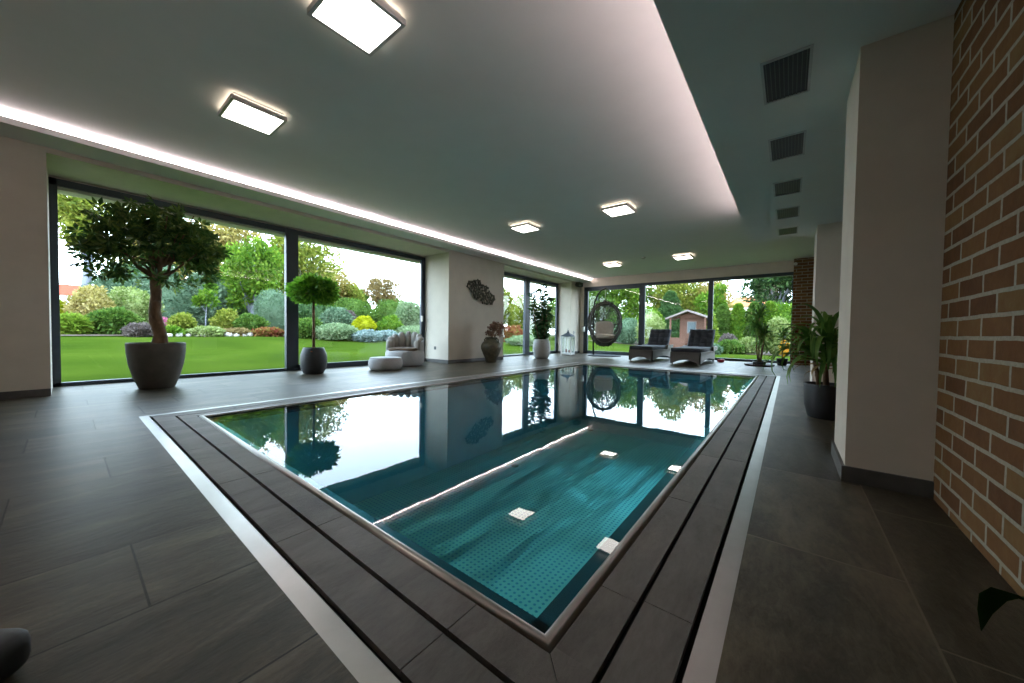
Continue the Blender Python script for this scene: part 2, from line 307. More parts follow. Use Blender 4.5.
def shell(rng, n, c, r, p=0.35, zmin=-1.0):
    d = rng.normal(0, 1, (n * 2, 3)); d /= np.linalg.norm(d, axis=1)[:, None]; d = d[d[:, 2] >= zmin][:n]; n = len(d)
    k = 1 - p * rng.random(n) ** 1.6
    return np.array(c) + d * k[:, None] * np.array(r), d
def hgt(x, y):
    t = min(max((-9 - x) / 11, 0), 1); return -0.12 + 0.62 * t * t * (3 - 2 * t)
SEED = [10]
def shrub(name, label, cat, x, y, r, top, mat, leaf=0.1, kind='ball', n=2600, zb=None, ry=None, tmpl=LEAF, group=None, trunk=None, clumps=9, jit=0.7, base=None):
    SEED[0] += 1; rng = np.random.default_rng(SEED[0]); g = hgt(x, y) if base is None else base
    root = thing(name, label, cat, (x, y, g), 0, group); H = top - g; ry = ry or r
    if kind in ('ball', 'low'):
        core = MB(); core.sell((0, 0, H * 0.42), (r * 0.76, ry * 0.76, H * 0.46), 1.0, 16, 10)
        rn = random.Random(SEED[0]); core.v = [(a * rn.uniform(.92, 1.06), b * rn.uniform(.92, 1.06), c * rn.uniform(.95, 1.05)) for a, b, c in core.v]
        core.build('twig_core', mat, root, True)
        P, D = shell(rng, n // 2, (0, 0, H * 0.42), (r * 0.9, ry * 0.9, H * 0.50), 0.25, -0.75)
        nl = 9; LP = []; LD = []
        for q in range(nl):
            a = 2 * PI * q / nl * 2.4 + rng.uniform(0, 0.6); e_ = rng.uniform(0.0, 0.95); rr_ = rng.uniform(0.30, 0.48)
            cc = (0.66 * r * math.cos(a) * math.cos(e_ * 1.2), 0.66 * ry * math.sin(a) * math.cos(e_ * 1.2), H * (0.30 + 0.42 * math.sin(e_ * 1.4)))
            p_, d_ = shell(rng, n // nl // 2 + 20, cc, (r * rr_, ry * rr_, H * rr_ * 0.62), 0.3, -0.6); LP.append(p_); LD.append(d_)
        P = np.concatenate([P] + LP); D = np.concatenate([D] + LD)
        lump = 1 + 0.10 * np.sin(P[:, 0] * 9 / r + SEED[0]) * np.cos(P[:, 1] * 7 / r) + 0.07 * np.sin(P[:, 2] * 14 / H); P = np.c_[P[:, :2] * lump[:, None], P[:, 2]]
        P[:, 2] = np.maximum(P[:, 2], 0.02); Dn = D + np.array([0, 0, 0.35])
    elif kind in ('cone', 'column'):
        core = MB(); pw = 1.0 if kind == 'cone' else 0.45
        core.lathe([(r * 0.8 * max(0.02, (1 - t) ** pw) * min(1, 0.6 + t * 4), H * (0.02 + 0.95 * t)) for t in np.linspace(0, 1, 9)], 12); core.build('twig_core', mat, root, True)
        t = rng.random(n); t = 1 - np.sqrt(1 - t * 0.999) if kind == 'cone' else t ** 1.1; a = rng.random(n) * 2 * PI
        rad = r * np.maximum(0.03, (1 - t) ** pw) * np.minimum(1, 0.6 + t * 4) * (1 - 0.22 * rng.random(n)) * (1 + 0.09 * np.sin(t * 40) + 0.07 * np.sin(a * 5 + t * 9))
        P = np.c_[rad * np.cos(a), rad * np.sin(a), H * t]; Dn = np.c_[np.cos(a), np.sin(a), np.full(n, 0.7 if kind == 'column' else 0.1)]
    else:   # tree: clumped crown on a trunk
        zb_ = (zb if zb is not None else g + H * 0.3) - g; cz = (H + zb_) / 2; rz = (H - zb_) / 2
        K, _ = shell(rng, clumps, (0, 0, cz), (r * 0.72, ry * 0.72, rz * 0.78), 0.55)
        P = []; Dn = []
        for q in range(len(K)):
            rr = r * rng.uniform(0.26, 0.44); p, d = shell(rng, n // clumps, K[q], (rr, rr, rr * 0.72 * min(1.3, rz / r + 0.3)), 0.6); P.append(p); Dn.append(d + [0, 0, .2])
        P = np.concatenate(P); Dn = np.concatenate(Dn)
        t = MB(); tr = max(0.05, 0.05 * H ** 0.8) if trunk is None else trunk
        t.tube([(0, 0, -0.1), (0.02 * H, 0, H * 0.25), (0, 0.02 * H, H * 0.55), (0, 0, H * 0.8)], [tr, tr * 0.8, tr * 0.55, tr * 0.2], 10)
        for q in range(0, len(K), 2): t.tube([(0, 0, zb_ * 0.9), tuple(K[q] * 0.6 + np.array([0, 0, zb_ * 0.35])), tuple(K[q])], [tr * 0.4, tr * 0.25, tr * 0.08], 6)
        t.build('trunk', GREYBARK, root, True)
    leaf_mesh('foliage', P, Dn, leaf * 1.45, tmpl, mat, root, rng, jit=jit)
    return root

# ================================================================== ROOM SHELL
XW, YE, XB = -6.65, 12.87, 0.585         # left wall face, end wall face, brick wall face
ZC = 2.95
PX0, PX1, PY0, PY1 = -4.225, -0.453, 0.745, 8.455   # outer edge of the pool rim
K1 = 0.341                                # width of coping + steel strip
fl = MB(); OX0, OX1, OY0, OY1 = PX0 - K1, PX1 + K1, PY0 - K1, PY1 + K1
fl.box(-7.95, OX0, -1.5, 13.2, -0.3, 0); fl.box(OX0, OX1, -1.5, OY0, -0.3, 0); fl.box(OX0, OX1, OY1, 13.2, -0.3, 0)
fl.box(OX1, 0.62, -1.5, 13.2, -0.3, 0, 1)
struct('floor', fl, [SLATE_L, SLATE_R])
c = MB(); c.box(-8.0, 0.95, -1.9, 13.25, ZC, ZC + 0.25); struct('ceiling', c, CEIL)
c = MB(); c.box(-0.54, XB, -1.5, 7.16, 2.36, 2.50); c.box(-0.38, XB, -1.5, 7.16, 2.50, ZC - 0.001); c.box(-0.54, -0.525, -1.5, 7.16, 2.50, 2.535); struct('ceiling_soffit', c, CEIL)
c = MB(); c.box(XW, -6.2, -1.5, YE, 2.82, 2.87); c.box(-6.22, -6.2, -1.5, YE, 2.87, 2.885); struct('ceiling_cove', c, CEIL)
wl = MB()
wl.box(-7.72, XW, -1.5, -0.1, 0, ZC); wl.box(-7.72, XW, 5.9, 8.04, 0, ZC); wl.box(-7.30, XW, 12.12, 13.2, 0, ZC)
wl.box(-7.62, XW, -0.1, 5.9, 2.76, ZC); wl.box(-7.27, XW, 8.04, 12.12, 2.76, ZC)
wl.box(-7.85, -7.62, -0.1, 5.9, 2.60, ZC); wl.box(-7.45, -7.27, 8.04, 12.12, 2.60, ZC)
struct('wall_left', wl, WALL)
we = MB(); we.box(XW, 0.15, YE, 13.2, 2.63, ZC); we.box(XW, -6.48, YE, 13.2, 0, 2.63); struct('wall_end', we, WALL)
wb_ = MB(); wb_.box(0.055, 0.62, 12.6, 13.2, 0, ZC); struct('wall_end_brick', wb_, BRICK_E)
wr_ = MB(); wr_.box(XB, 0.95, -1.5, 13.2, -0.02, ZC); struct('wall_right', wr_, BRICK_R)
wf = MB(); wf.box(-7.95, 0.95, -1.85, -1.5, 0, ZC); struct('wall_front', wf, WALL)
p = MB(); p.box(0.262, XB, 2.67, 3.24, 0, 2.36); struct('wall_pillar', p, WALL)
p = MB(); p.box(0.272, XB, 6.54, 7.15, 0, 2.36); struct('wall_pillar_far', p, WALL)
# baseboards
b = MB(); b.box(XW, XW + 0.012, -1.5, -0.1, 0, 0.085); b.box(XW, XW + 0.012, 5.888, 8.04, 0, 0.085); b.box(-7.55, XW, 5.888, 5.9, 0, 0.085)
b.box(XW, XW + 0.012, 12.12, 12.87, 0, 0.085); b.box(-7.2, XW, 12.108, 12.12, 0, 0.085)
struct('baseboard_left', b, SKIRT)
b = MB(); b.box(0.248, XB, 2.656, 2.67, 0, 0.085); b.box(0.248, 0.262, 2.67, 3.24, 0, 0.085); b.box(0.258, XB, 6.526, 6.54, 0, 0.085); b.box(0.258, 0.272, 6.54, 7.15, 0, 0.085)
struct('baseboard_right', b, SKIRT)

# ------------------------------------------------------------------ windows
def window(name, x, y0, y1, z1, mulls, handle=None):
    """window in the left wall, glass in plane x"""
    root = bpy.data.objects.new(name, None); C.objects.link(root); root['kind'] = 'structure'
    f = MB(); f.box(x - 0.05, x + 0.03, y0, y0 + 0.07, 0, z1); f.box(x - 0.05, x + 0.03, y1 - 0.07, y1, 0, z1)
    f.box(x - 0.05, x + 0.03, y0, y1, z1 - 0.09, z1); f.box(x - 0.05, x + 0.03, y0, y1, 0.0, 0.05)
    for a, b_ in mulls: f.box(x - 0.05, x + 0.045, a, b_, 0.0, z1)
    f.build('window_frame', FRAME, root)
    ed = [y0 + 0.07] + [q for m_ in mulls for q in m_] + [y1 - 0.07]
    for i in range(0, len(ed), 2):
        s = MB(); a, b_ = ed[i], ed[i + 1]; z0, zt = 0.05, z1 - 0.09
        if i: s.box(x - 0.03, x + 0.035, a, a + 0.055, z0, zt); s.box(x - 0.03, x + 0.035, b_ - 0.055, b_, z0, zt); s.box(x - 0.03, x + 0.035, a, b_, z0, z0 + 0.06)
        if i: s.build('sash_frame', FRAME, root)
        g = MB(); g.box(x - 0.006, x + 0.006, a, b_, z0, zt); g.build('window_pane', GLASS, root)
    if handle:
        h = MB(); h.box(x + 0.035, x + 0.055, handle - 0.015, handle + 0.015, 1.05, 1.20); h.tube([(x + 0.05, handle, 1.18), (x + 0.09, handle, 1.18), (x + 0.09, handle, 1.05)], 0.01); h.build('window_handle', STEEL, root)
    return root
window('window_1', -7.6, -0.1, 5.9, 2.73, [(2.63, 2.79)], 5.78)
window('window_2', -7.25, 8.04, 12.12, 2.73, [(9.90, 10.13)])
# end window
root = bpy.data.objects.new('window_3', None); C.objects.link(root); root['kind'] = 'structure'
f = MB(); x0, x1, z1 = -6.48, 0.16, 2.63
YG = YE + 0.08
f.box(x0, x0 + 0.1, YE, YG + 0.05, 0, z1); f.box(x1 - 0.12, x1, YE, YG + 0.05, 0, z1); f.box(x0, x1, YE, YG + 0.05, z1 - 0.1, z1); f.box(x0, x1, YE, YG + 0.05, 0, 0.07)
for a, b_ in ((-4.25, -4.10), (-2.09, -1.95)): f.box(a, b_, YE + 0.03, YG + 0.04, 0, z1)
f.build('window_frame', FRAME, root)
for i, (a, b_) in enumerate(((-6.38, -4.25), (-4.10, -2.09), (-1.95, 0.04))):
    if i == 0: s = MB(); s.box(a, a + 0.06, YE + 0.02, YG + 0.03, 0.07, 2.53); s.box(b_ - 0.05, b_, YE + 0.02, YG + 0.03, 0.07, 2.53); s.box(a, b_, YE + 0.02, YG + 0.03, 2.47, 2.53); s.box(a, b_, YE + 0.02, YG + 0.03, 0.07, 0.12); s.build('sash_frame', FRAME, root)
    g = MB(); g.box(a, b_, YG - 0.006, YG + 0.006, 0.07, 2.53); g.build('window_pane', GLASS, root)

# ------------------------------------------------------------------ pool surround
def ring(x0, x1, y0, y1, w_, joints_x, joints_y, gap=0.0015):
    """four mitred bands of slabs, outer rectangle x0..x1,y0..y1 and width w_"""
    m = MB(); gg = gap
    def seg(a, b_, lo, hi, side):
        # along x (side 's','n') or y ('w','e'); lo/hi outer limits
        js = [j for j in sorted(a) if lo + w_ < j < hi - w_]
        cuts = [lo] + js + [hi]
        for i in range(len(cuts) - 1):
            s0, s1 = cuts[i] + gg, cuts[i + 1] - gg
            o0 = s0; o1 = s1; i0 = s0 + (w_ if i == 0 else 0); i1 = s1 - (w_ if i == len(cuts) - 2 else 0)
            if side == 's': P = [(o0, y0), (o1, y0), (i1, y0 + w_), (i0, y0 + w_)]
            if side == 'n': P = [(o0, y1), (i0, y1 - w_), (i1, y1 - w_), (o1, y1)]
            if side == 'w': P = [(x0, o0), (x0 + w_, i0), (x0 + w_, i1), (x0, o1)]
            if side == 'e': P = [(x1, o0), (x1, o1), (x1 - w_, i1), (x1 - w_, i0)]
            m.prism(P, -0.02, 0.0)
    seg(joints_x, None, x0, x1, 's'); seg(joints_x, None, x0, x1, 'n'); seg(joints_y, None, y0, y1, 'w'); seg(joints_y, None, y0, y1, 'e')
    return m
jx = [-0.70 - 0.79 * i for i in range(6)]; jy = [1.045 + 0.79 * i for i in range(12)]
struct('trim_1', ring(PX0 - 0.118, PX1 + 0.118, PY0 - 0.118, PY1 + 0.118, 0.112, jx, jy), COPING)
struct('trim_2', ring(PX0 - 0.264, PX1 + 0.264, PY0 - 0.264, PY1 + 0.264, 0.130, jx, [j + 0.02 for j in jy]), COPING)
struct('trim_3', ring(OX0, OX1, OY0, OY1, 0.060, [], []), STEEL)
ch = MB()   # overflow channel below the slots
for (a, b_, c_, d_) in ((OX0, PX0 + .01, OY0, OY1), (PX1 - .01, OX1, OY0, OY1), (PX0, PX1, OY0, PY0 + .01), (PX0, PX1, PY1 - .01, OY1)): ch.box(a, b_, c_, d_, -0.3, -0.06)
struct('floor_channel', ch, DARK)

# ------------------------------------------------------------------ swimming pool
pool = thing('swimming_pool', 'stainless steel overflow swimming pool with studded floor and turquoise water', 'pool', (0, 0, 0))
ZF = -1.35; RW = 0.024
b = MB(); x0, x1, y0, y1 = PX0 + 0.03, PX1 - 0.03, PY0 + 0.03, PY1 - 0.03; L = 0.085
b.box(x0 - .02, x1 + .02, y0 - .02, y1 + .02, ZF - 0.05, ZF, 0)
b.box(x0, x0 + 0.02, y0, y1, ZF, -0.05, 1); b.box(x1 - 0.02, x1, y0, y1, ZF, -0.05, 1); b.box(x0, x1, y0, y0 + 0.02, ZF, -0.05, 1); b.box(x0, x1, y1 - 0.02, y1, ZF, -0.05, 1)
b.build('basin', [STUD, PSTEEL], pool)
b = MB(); b.box(x0, x0 + L, y0, y1, -0.075, -0.05); b.box(x1 - L, x1, y0, y1, -0.075, -0.05); b.box(x0, x1, y0, y0 + L, -0.075, -0.05); b.box(x0, x1, y1 - L, y1, -0.075, -0.05)
b.build('ledge', PLEDGE, pool)
b = MB(); h_ = 0.012
cx0, cx1, cy0, cy1 = PX0 + 0.021, PX1 - 0.021, PY0 + 0.021, PY1 - 0.021
prof = [(0.021 * math.cos(a), 0.017 * math.sin(a)) for a in np.linspace(0, 2 * PI, 13)[:-1]]
corners = [(cx0, cy0, 1, 1), (cx1, cy0, -1, 1), (cx1, cy1, -1, -1), (cx0, cy1, 1, -1)]
vs = []; fs = []
for (x, y, sx, sy) in corners:
    for (u, z) in prof: vs.append((x + sx * u, y + sy * u, -0.013 + z))
n = len(prof)
for k in range(4):
    for i in range(n): j = (i + 1) % n; k2 = (k + 1) % 4; fs.append((k * n + i, k * n + j, k2 * n + j, k2 * n + i))
b.add(vs, fs); b.build('rim', RIM, pool, True)
for (x, y) in ((-3.41, 4.46), (-3.41, 7.2)):
    d = MB(); d.lathe([(0.06, 0), (0.06, 0.012), (0.045, 0.02), (0.02, 0.022)], 20, (x, y, ZF)); d.build('floor_inlet', RIM, pool, True)
wt = MB(); xs, xe, ys, ye = PX0 + 0.02, PX1 - 0.02, PY0 + 0.02, PY1 - 0.02
wt.add([(xs, ys, 0), (xe, ys, 0), (xe, ye, 0), (xs, ye, 0)], [(0, 1, 2, 3)])
o = wt.build('pool_water', WATER, None, fix=False); o.location = (0, 0, -0.016); tag(o, 'clear turquoise water filling the steel pool up to its rim', 'water', None, 'stuff')

# ------------------------------------------------------------------ lights of the room
led = MB(); led.box(-6.218, -6.203, -1.45, 12.84, 2.885, 2.915); o = led.build('led_strip', LEDM); tag(o, 'long white LED strip running along the cove above the garden windows', 'light strip')
led = MB(); led.box(-0.47, -0.45, -1.45, 7.1, 2.501, 2.548); o = led.build('led_strip', LEDS); tag(o, 'hidden LED strip behind the edge of the lowered ceiling with grilles', 'light strip')
def lamp(x, y, label):
    r = thing('ceiling_light', label, 'ceiling light', (x, y, ZC), 0, 'square ceiling lights')
    m = MB(); m.box(-0.20, 0.20, -0.20, 0.20, -0.02, 0); m.build('mount_plate', LAMPF, r)
    m = MB(); m.box(-0.205, 0.205, -0.205, 0.205, -0.032, -0.022); m.build('halo_ring', HALO, r)
    m = MB(); a, b_ = 0.225, 0.20
    for q in ((-a, -b_, -a, a), (b_, a, -a, a), (-b_, b_, -a, -b_), (-b_, b_, b_, a)): m.box(*q, -0.075, -0.034)
    m.build('lamp_frame', LAMPF, r)
    m = MB(); m.box(-b_, b_, -b_, b_, -0.072, -0.036); m.build('diffuser', DIFF, r)
lamp(-2.33, 1.24, 'square ceiling light nearest the camera, cut by the top edge')
lamp(-4.22, 1.18, 'square ceiling light near the LED cove, above the large potted tree')
lamp(-4.22, 5.75, 'middle square ceiling light beside the LED cove')
lamp(-2.33, 5.85, 'middle square ceiling light nearer the lowered ceiling')
lamp(-4.28, 10.35, 'far square ceiling light by the end of the LED cove')
lamp(-2.31, 10.4, 'far square ceiling light above the two loungers')
s = MB(); s.lathe([(0.055, 0), (0.055, -0.02), (0.04, -0.035), (0.01, -0.037)], 20, (-3.28, 10.1, ZC)); tag(s.build('smoke_detector', LAMPF, None, True), 'small round smoke detector on the ceiling between the two far lights', 'smoke detector')
# grilles
vy = [(2.49, 2.94), (3.49, 3.93), (4.50, 4.94), (5.46, 5.92), (6.46, 6.88)]
vl = ['ceiling air grille nearest the camera, the largest looking', 'second ceiling air grille from the camera', 'third ceiling air grille, midway along the lowered ceiling', 'fourth ceiling air grille from the camera', 'farthest ceiling air grille near the end of the lowered ceiling']
for (a, b_), lb in zip(vy, vl):
    r = thing('air_grille', lb, 'air grille', (-0.055, (a + b_) / 2, 2.36), 0, 'air grilles in the lowered ceiling'); hy = (b_ - a) / 2; hx = 0.118
    m = MB(); t_ = 0.014
    for q in ((-hx, -hx + t_, -hy, hy), (hx - t_, hx, -hy, hy), (-hx + t_, hx - t_, -hy, -hy + t_), (-hx + t_, hx - t_, hy - t_, hy)): m.box(*q, -0.008, -0.0005)
    m.build('grille_frame', LAMPF, r)
    m = MB(); m.box(-hx + t_, hx - t_, -hy + t_, hy - t_, -0.002, -0.0005); m.build('backing', BLACKM, r)
    m = MB()
    for i in range(10): xx = -hx + t_ + (i + 0.5) * (2 * hx - 2 * t_) / 10; m.box(xx - 0.002, xx + 0.002, -hy + t_, hy - t_, -0.0075, -0.002)
    m.build('louvre', plain('louvre_grey', (0.10, 0.10, 0.095), 0.5) if 'louvre_grey' not in bpy.data.materials else bpy.data.materials['louvre_grey'], r)

# ================================================================== FURNISHINGS
rnd = random.Random(4)
POTG = plain('dark_stoneware', (0.085, 0.075, 0.062), 0.75, var=0.22, scale=7, bstr=0.3)
POTB = plain('charcoal_ceramic', (0.030, 0.032, 0.036), 0.55, var=0.2, scale=10, bstr=0.5, sc=(1, 1, 5))
POTW = plain('white_ribbed_ceramic', (0.52, 0.52, 0.52), 0.7, var=0.12, scale=14, bstr=0.6, sc=(1, 1, 5))
EARTH = plain('potting_soil', (0.05, 0.03, 0.02), 0.95, var=0.4, scale=40, bstr=0.8)
L_SCHEF = leafmat('umbrella_leaf', [(0.028, 0.08, 0.016), (0.06, 0.145, 0.024), (0.17, 0.24, 0.04)], 0.4, 2.5, 0.3, 0.05)
L_FIG = leafmat('bright_leaf', [(0.05, 0.17, 0.012), (0.14, 0.36, 0.022), (0.26, 0.50, 0.05)], 0.5, 3, 0.35, 0.05)
L_GLOSS = leafmat('glossy_leaf', [(0.02, 0.06, 0.022), (0.045, 0.12, 0.04), (0.11, 0.20, 0.075)], 0.25, 3, 0.2, 0.09)
L_YUC = leafmat('yucca_leaf', [(0.04, 0.12, 0.02), (0.09, 0.22, 0.035), (0.20, 0.34, 0.06)], 0.35, 4, 0.35, 0.06)
L_DRY = leafmat('dry_leaf', [(0.25, 0.16, 0.07), (0.40, 0.28, 0.13)], 0.3, 4)

# --- large umbrella tree
t = thing('potted_tree', 'large umbrella tree with twisted trunk in a tapering dark stone planter', 'potted plant', (-6.60, 0.76, 0))
m = MB(); m.lathe([(0.165, 0), (0.175, 0.01), (0.225, 0.15), (0.265, 0.32), (0.283, 0.47), (0.288, 0.585), (0.283, 0.60), (0.262, 0.60), (0.255, 0.55)], 40, cap=False)
m.lathe([(0.0, 0.002), (0.17, 0.002)], 40, cap=False); m.build('planter', POTG, t, True)
m = MB(); m.lathe([(0.0, 0.575), (0.15, 0.57), (0.26, 0.55)], 24, cap=False, wob=lambda a, z: 1 + 0.01 * math.sin(9 * a)); m.build('soil', EARTH, t, True)
m = MB()
m.tube([(0.0, 0, 0.50), (0.01, 0.03, 0.70), (-0.03, 0.0, 0.88), (-0.05, -0.01, 1.05), (-0.01, 0, 1.2), (0.0, 0, 1.42), (-0.02, 0.02, 1.65), (0, 0, 1.85)], [0.075, 0.062, 0.070, 0.058, 0.055, 0.058, 0.05, 0.03], 12)
m.tube([(0.07, 0.05, 0.50), (0.055, 0.05, 0.68), (0.0, 0.03, 0.85), (0.035, -0.02, 1.0), (0.05, 0.0, 1.12), (0.055, 0.01, 1.15)], [0.06, 0.05, 0.045, 0.055, 0.05, 0.025], 12)
m.tube([(-0.06, -0.02, 0.95), (-0.085, 0.0, 1.08), (-0.09, 0.01, 1.16)], [0.04, 0.045, 0.03], 10)
rn = random.Random(8)
for i in range(22):
    a = rn.uniform(0, 2 * PI); z0 = rn.uniform(1.3, 1.7); R_ = rn.uniform(0.35, 0.62); z2 = rn.uniform(1.62, 2.3)
    m.tube([(0, 0, z0), (R_ * 0.4 * math.cos(a), R_ * 0.4 * math.sin(a), z0 + 0.12), (R_ * math.cos(a), R_ * math.sin(a), z2)], [0.022, 0.015, 0.006], 6)
m.build('trunk', BARK, t, True)
rng = np.random.default_rng(3); P, D = shell(rng, 540, (0, 0, 1.90), (0.57, 0.60, 0.44), 0.60, -0.6)
P2, D2 = shell(rng, 110, (0, 0, 1.60), (0.53, 0.55, 0.27), 0.3, -0.9)
P = np.concatenate([P, P2]); D = np.concatenate([D, D2]); P[:, 2] = np.minimum(P[:, 2], 2.27)
leaf_mesh('foliage', P, D * [1, 1, 0.25] + [0, 0, 0.05], 0.145, palmate(), L_SCHEF, t, rng, jit=0.35)

# --- ball fig standard
t = thing('potted_tree', 'small ball headed tree on a thin straight stem in a round charcoal pot', 'potted plant', (-6.78, 2.80, 0))
m = MB(); m.lathe([(0.13, 0), (0.16, 0.01), (0.205, 0.10), (0.222, 0.22), (0.215, 0.34), (0.175, 0.455), (0.165, 0.475), (0.150, 0.475), (0.148, 0.44)], 36, cap=False); m.lathe([(0, 0.002), (0.13, 0.002)], 36, cap=False); m.build('planter', POTB, t, True)
m = MB(); m.lathe([(0.0, 0.445), (0.155, 0.44)], 20, cap=False); m.build('soil', EARTH, t)
m = MB(); m.box(-0.012, 0.012, -0.001, 0.001, 0, 0.05); o = m.build('plant_tag', plain('orange_tag', (0.8, 0.16, 0.02), 0.5), t); o.location = (0.150, -0.095, 0.37); o.rotation_euler = (0.3, 0, 0.9)
m = MB(); m.tube([(0, 0, 0.42), (0.005, 0, 0.8), (-0.004, 0, 1.3), (0, 0, 1.55)], [0.026, 0.023, 0.02, 0.015], 10)
for i in range(14): a = rn.uniform(0, 6.3); m.tube([(0, 0, 1.3 + i * 0.015), (0.15 * math.cos(a), 0.15 * math.sin(a), 1.45), (0.3 * math.cos(a), 0.3 * math.sin(a), 1.5)], [0.01, 0.007, 0.003], 5)
m.build('trunk', BARK, t, True)
P, D = shell(rng, 1500, (0, 0, 1.50), (0.36, 0.36, 0.23), 0.55, -0.8)
leaf_mesh('foliage', P, D + [0, 0, -0.35], 0.12, LONGLEAF, L_FIG, t, rng, jit=0.4)

# --- lounge chair and pouf
FAB = plain('light_grey_fabric', (0.42, 0.41, 0.41), 0.9, var=0.06, scale=30, bstr=0.2)
FABD = plain('greige_fabric', (0.34, 0.31, 0.28), 0.92, var=0.08, scale=25, bstr=0.25)
BRN = plain('brown_fabric', (0.12, 0.075, 0.045), 0.92, var=0.15, scale=25)
t = thing('lounge_chair', 'round light grey lounge chair with channelled curved backrest', 'chair', (-6.98, 4.88, 0), math.radians(42))
m = MB(); m.lathe([(0.33, 0.0), (0.385, 0.012), (0.425, 0.08), (0.435, 0.2), (0.430, 0.31), (0.41, 0.352), (0.39, 0.36), (0.0, 0.36)], 48, cap=False); m.lathe([(0, 0.001), (0.33, 0.001)], 48, cap=False); m.build('base', FAB, t, True)
m = MB(); m.sell((0, -0.04, 0.375), (0.33, 0.33, 0.05), 0.5, 30, 10); m.build('seat_cushion', BRN, t, True)
m = MB(); nch = 9
for i in range(nch):
    a = math.radians(-22 + 224 * (i / (nch - 1))); hh = 0.23 + 0.19 * math.sin(PI * i / (nch - 1))
    R3 = Matrix.Rotation(a, 3, 'Z'); m.sell((0.335 * math.cos(a), 0.335 * math.sin(a), 0.355 + hh / 2), (0.08, 0.078, hh / 2 + 0.015), 0.7, 18, 14, R3)
m.build('backrest', FABD, t, True)
m = MB(); pts = [(0.415 * math.cos(math.radians(a)), 0.415 * math.sin(math.radians(a)), 0.36 + 0.88 * (0.20 + 0.21 * max(0.0, math.sin(PI * (a + 22) / 224)))) for a in range(-26, 207, 8)]
out = []; 
for k, pnt in enumerate(pts): out += [pnt, (pnt[0] * 1.015, pnt[1] * 1.015, 0.34), (pnt[0] * 0.955, pnt[1] * 0.955, 0.34), (pnt[0] * 0.955, pnt[1] * 0.955, pnt[2])]
ff = []
for k in range(len(pts) - 1):
    for i in range(4): j = (i + 1) % 4; ff.append((k * 4 + i, k * 4 + j, k * 4 + 4 + j, k * 4 + 4 + i))
ff += [(0, 1, 2, 3), tuple(len(out) - 4 + i for i in range(4))]
m.add(out, ff); m.build('back_shell', FAB, t, 'auto')
m2 = thing('pouf', 'low round light grey pouf standing in front of the lounge chair', 'pouf', (-6.50, 4.08, 0))
m = MB(); m.lathe([(0.25, 0), (0.29, 0.01), (0.325, 0.06), (0.335, 0.13), (0.325, 0.2), (0.30, 0.245), (0.29, 0.25), (0.0, 0.258)], 48, cap=False); m.lathe([(0, 0.001), (0.25, 0.001)], 48, cap=False); m.build('body', FAB, m2, True)
m = MB(); m.tube([(0.302 * math.cos(a), 0.302 * math.sin(a), 0.245) for a in np.linspace(0, 2 * PI, 49)], 0.006, 6, cap=False); m.build('piping', FABD, m2, True)

# --- antique vase with dried flowers
VASE = plain('mottled_glaze', (0.085, 0.075, 0.045), 0.45, var=0.6, scale=9, bstr=0.5, bdist=0.01)
t = thing('floor_vase', 'mottled brown green amphora vase standing against the column', 'vase', (-6.18, 6.98, 0))
m = MB(); m.lathe([(0.125, 0), (0.135, 0.01), (0.16, 0.10), (0.225, 0.24), (0.27, 0.36), (0.275, 0.43), (0.25, 0.50), (0.20, 0.555), (0.155, 0.59), (0.14, 0.62), (0.15, 0.645), (0.165, 0.66), (0.15, 0.665), (0.125, 0.64)], 40, cap=False); m.lathe([(0, 0.002), (0.125, 0.002)], 40, cap=False); m.build('vase_body', VASE, t, True)
for sg in (1, -1): m = MB(); m.tube([(sg * 0.235, 0, 0.52), (sg * 0.245, 0, 0.60), (sg * 0.19, 0, 0.635), (sg * 0.145, 0, 0.61)], 0.016, 8); m.build('handle', VASE, t, True)
DRY = leafmat('dried_petals', [(0.10, 0.045, 0.03), (0.26, 0.13, 0.085), (0.40, 0.24, 0.17)], 0.2, 6)
t = thing('dried_flowers', 'bunch of dried brown pink blooms standing in the mottled vase', 'dried flowers', (-6.18, 6.98, 0.62))
m = MB(); PP = []; rn = random.Random(2)
for i in range(16):
    a = rn.uniform(0, 6.3); R_ = rn.uniform(0.05, 0.26); h_ = rn.uniform(0.12, 0.42); q = (R_ * math.cos(a) + 0.04, R_ * math.sin(a) + 0.06, h_)
    m.tube([(0.03 * math.cos(a), 0.03 * math.sin(a), -0.3), (q[0] * 0.4, q[1] * 0.4, h_ * 0.4), q], 0.006, 5); PP += [q] * 1
m.build('stems', BARK, t, True)
P = np.concatenate([shell(rng, 60, q, (0.065, 0.065, 0.075), 0.7)[0] for q in PP]); leaf_mesh('blooms', P, rng.normal(0, 1, P.shape), 0.055, LEAF, DRY, t, rng)

# --- wall sculpture
t = thing('wall_sculpture', 'dark bronze coral shaped metal sculpture hanging on the column wall', 'wall art', (XW, 7.04, 1.87))
m = MB(); rn = random.Random(12); pts = []
for _try in range(3000):
    u, v = rn.uniform(-1, 1), rn.uniform(-1, 1)
    if u * u * 0.9 + v * v > 1: continue
    y = u * 0.50 + v * 0.16; z = -u * 0.24 + v * 0.19 + 0.03 * math.sin(9 * u)
    if all((y - a) ** 2 + (z - b) ** 2 > 0.055 ** 2 for a, b in pts): pts.append((y, z))
for i, (y, z) in enumerate(pts):
    ds = sorted(range(len(pts)), key=lambda k: (pts[k][0] - y) ** 2 + (pts[k][1] - z) ** 2)[1:4]
    for k in ds[:2 + i % 2]:
        if (pts[k][0] - y) ** 2 + (pts[k][1] - z) ** 2 < 0.13 ** 2: m.tube([(0.035 + 0.01 * (i % 3), y, z), (0.035 + 0.01 * (k % 3), pts[k][0], pts[k][1])], [0.017, 0.013], 6)
    m.sell((0.035 + 0.01 * (i % 3), y, z), (0.012, 0.034, 0.034), 1, 8, 6)
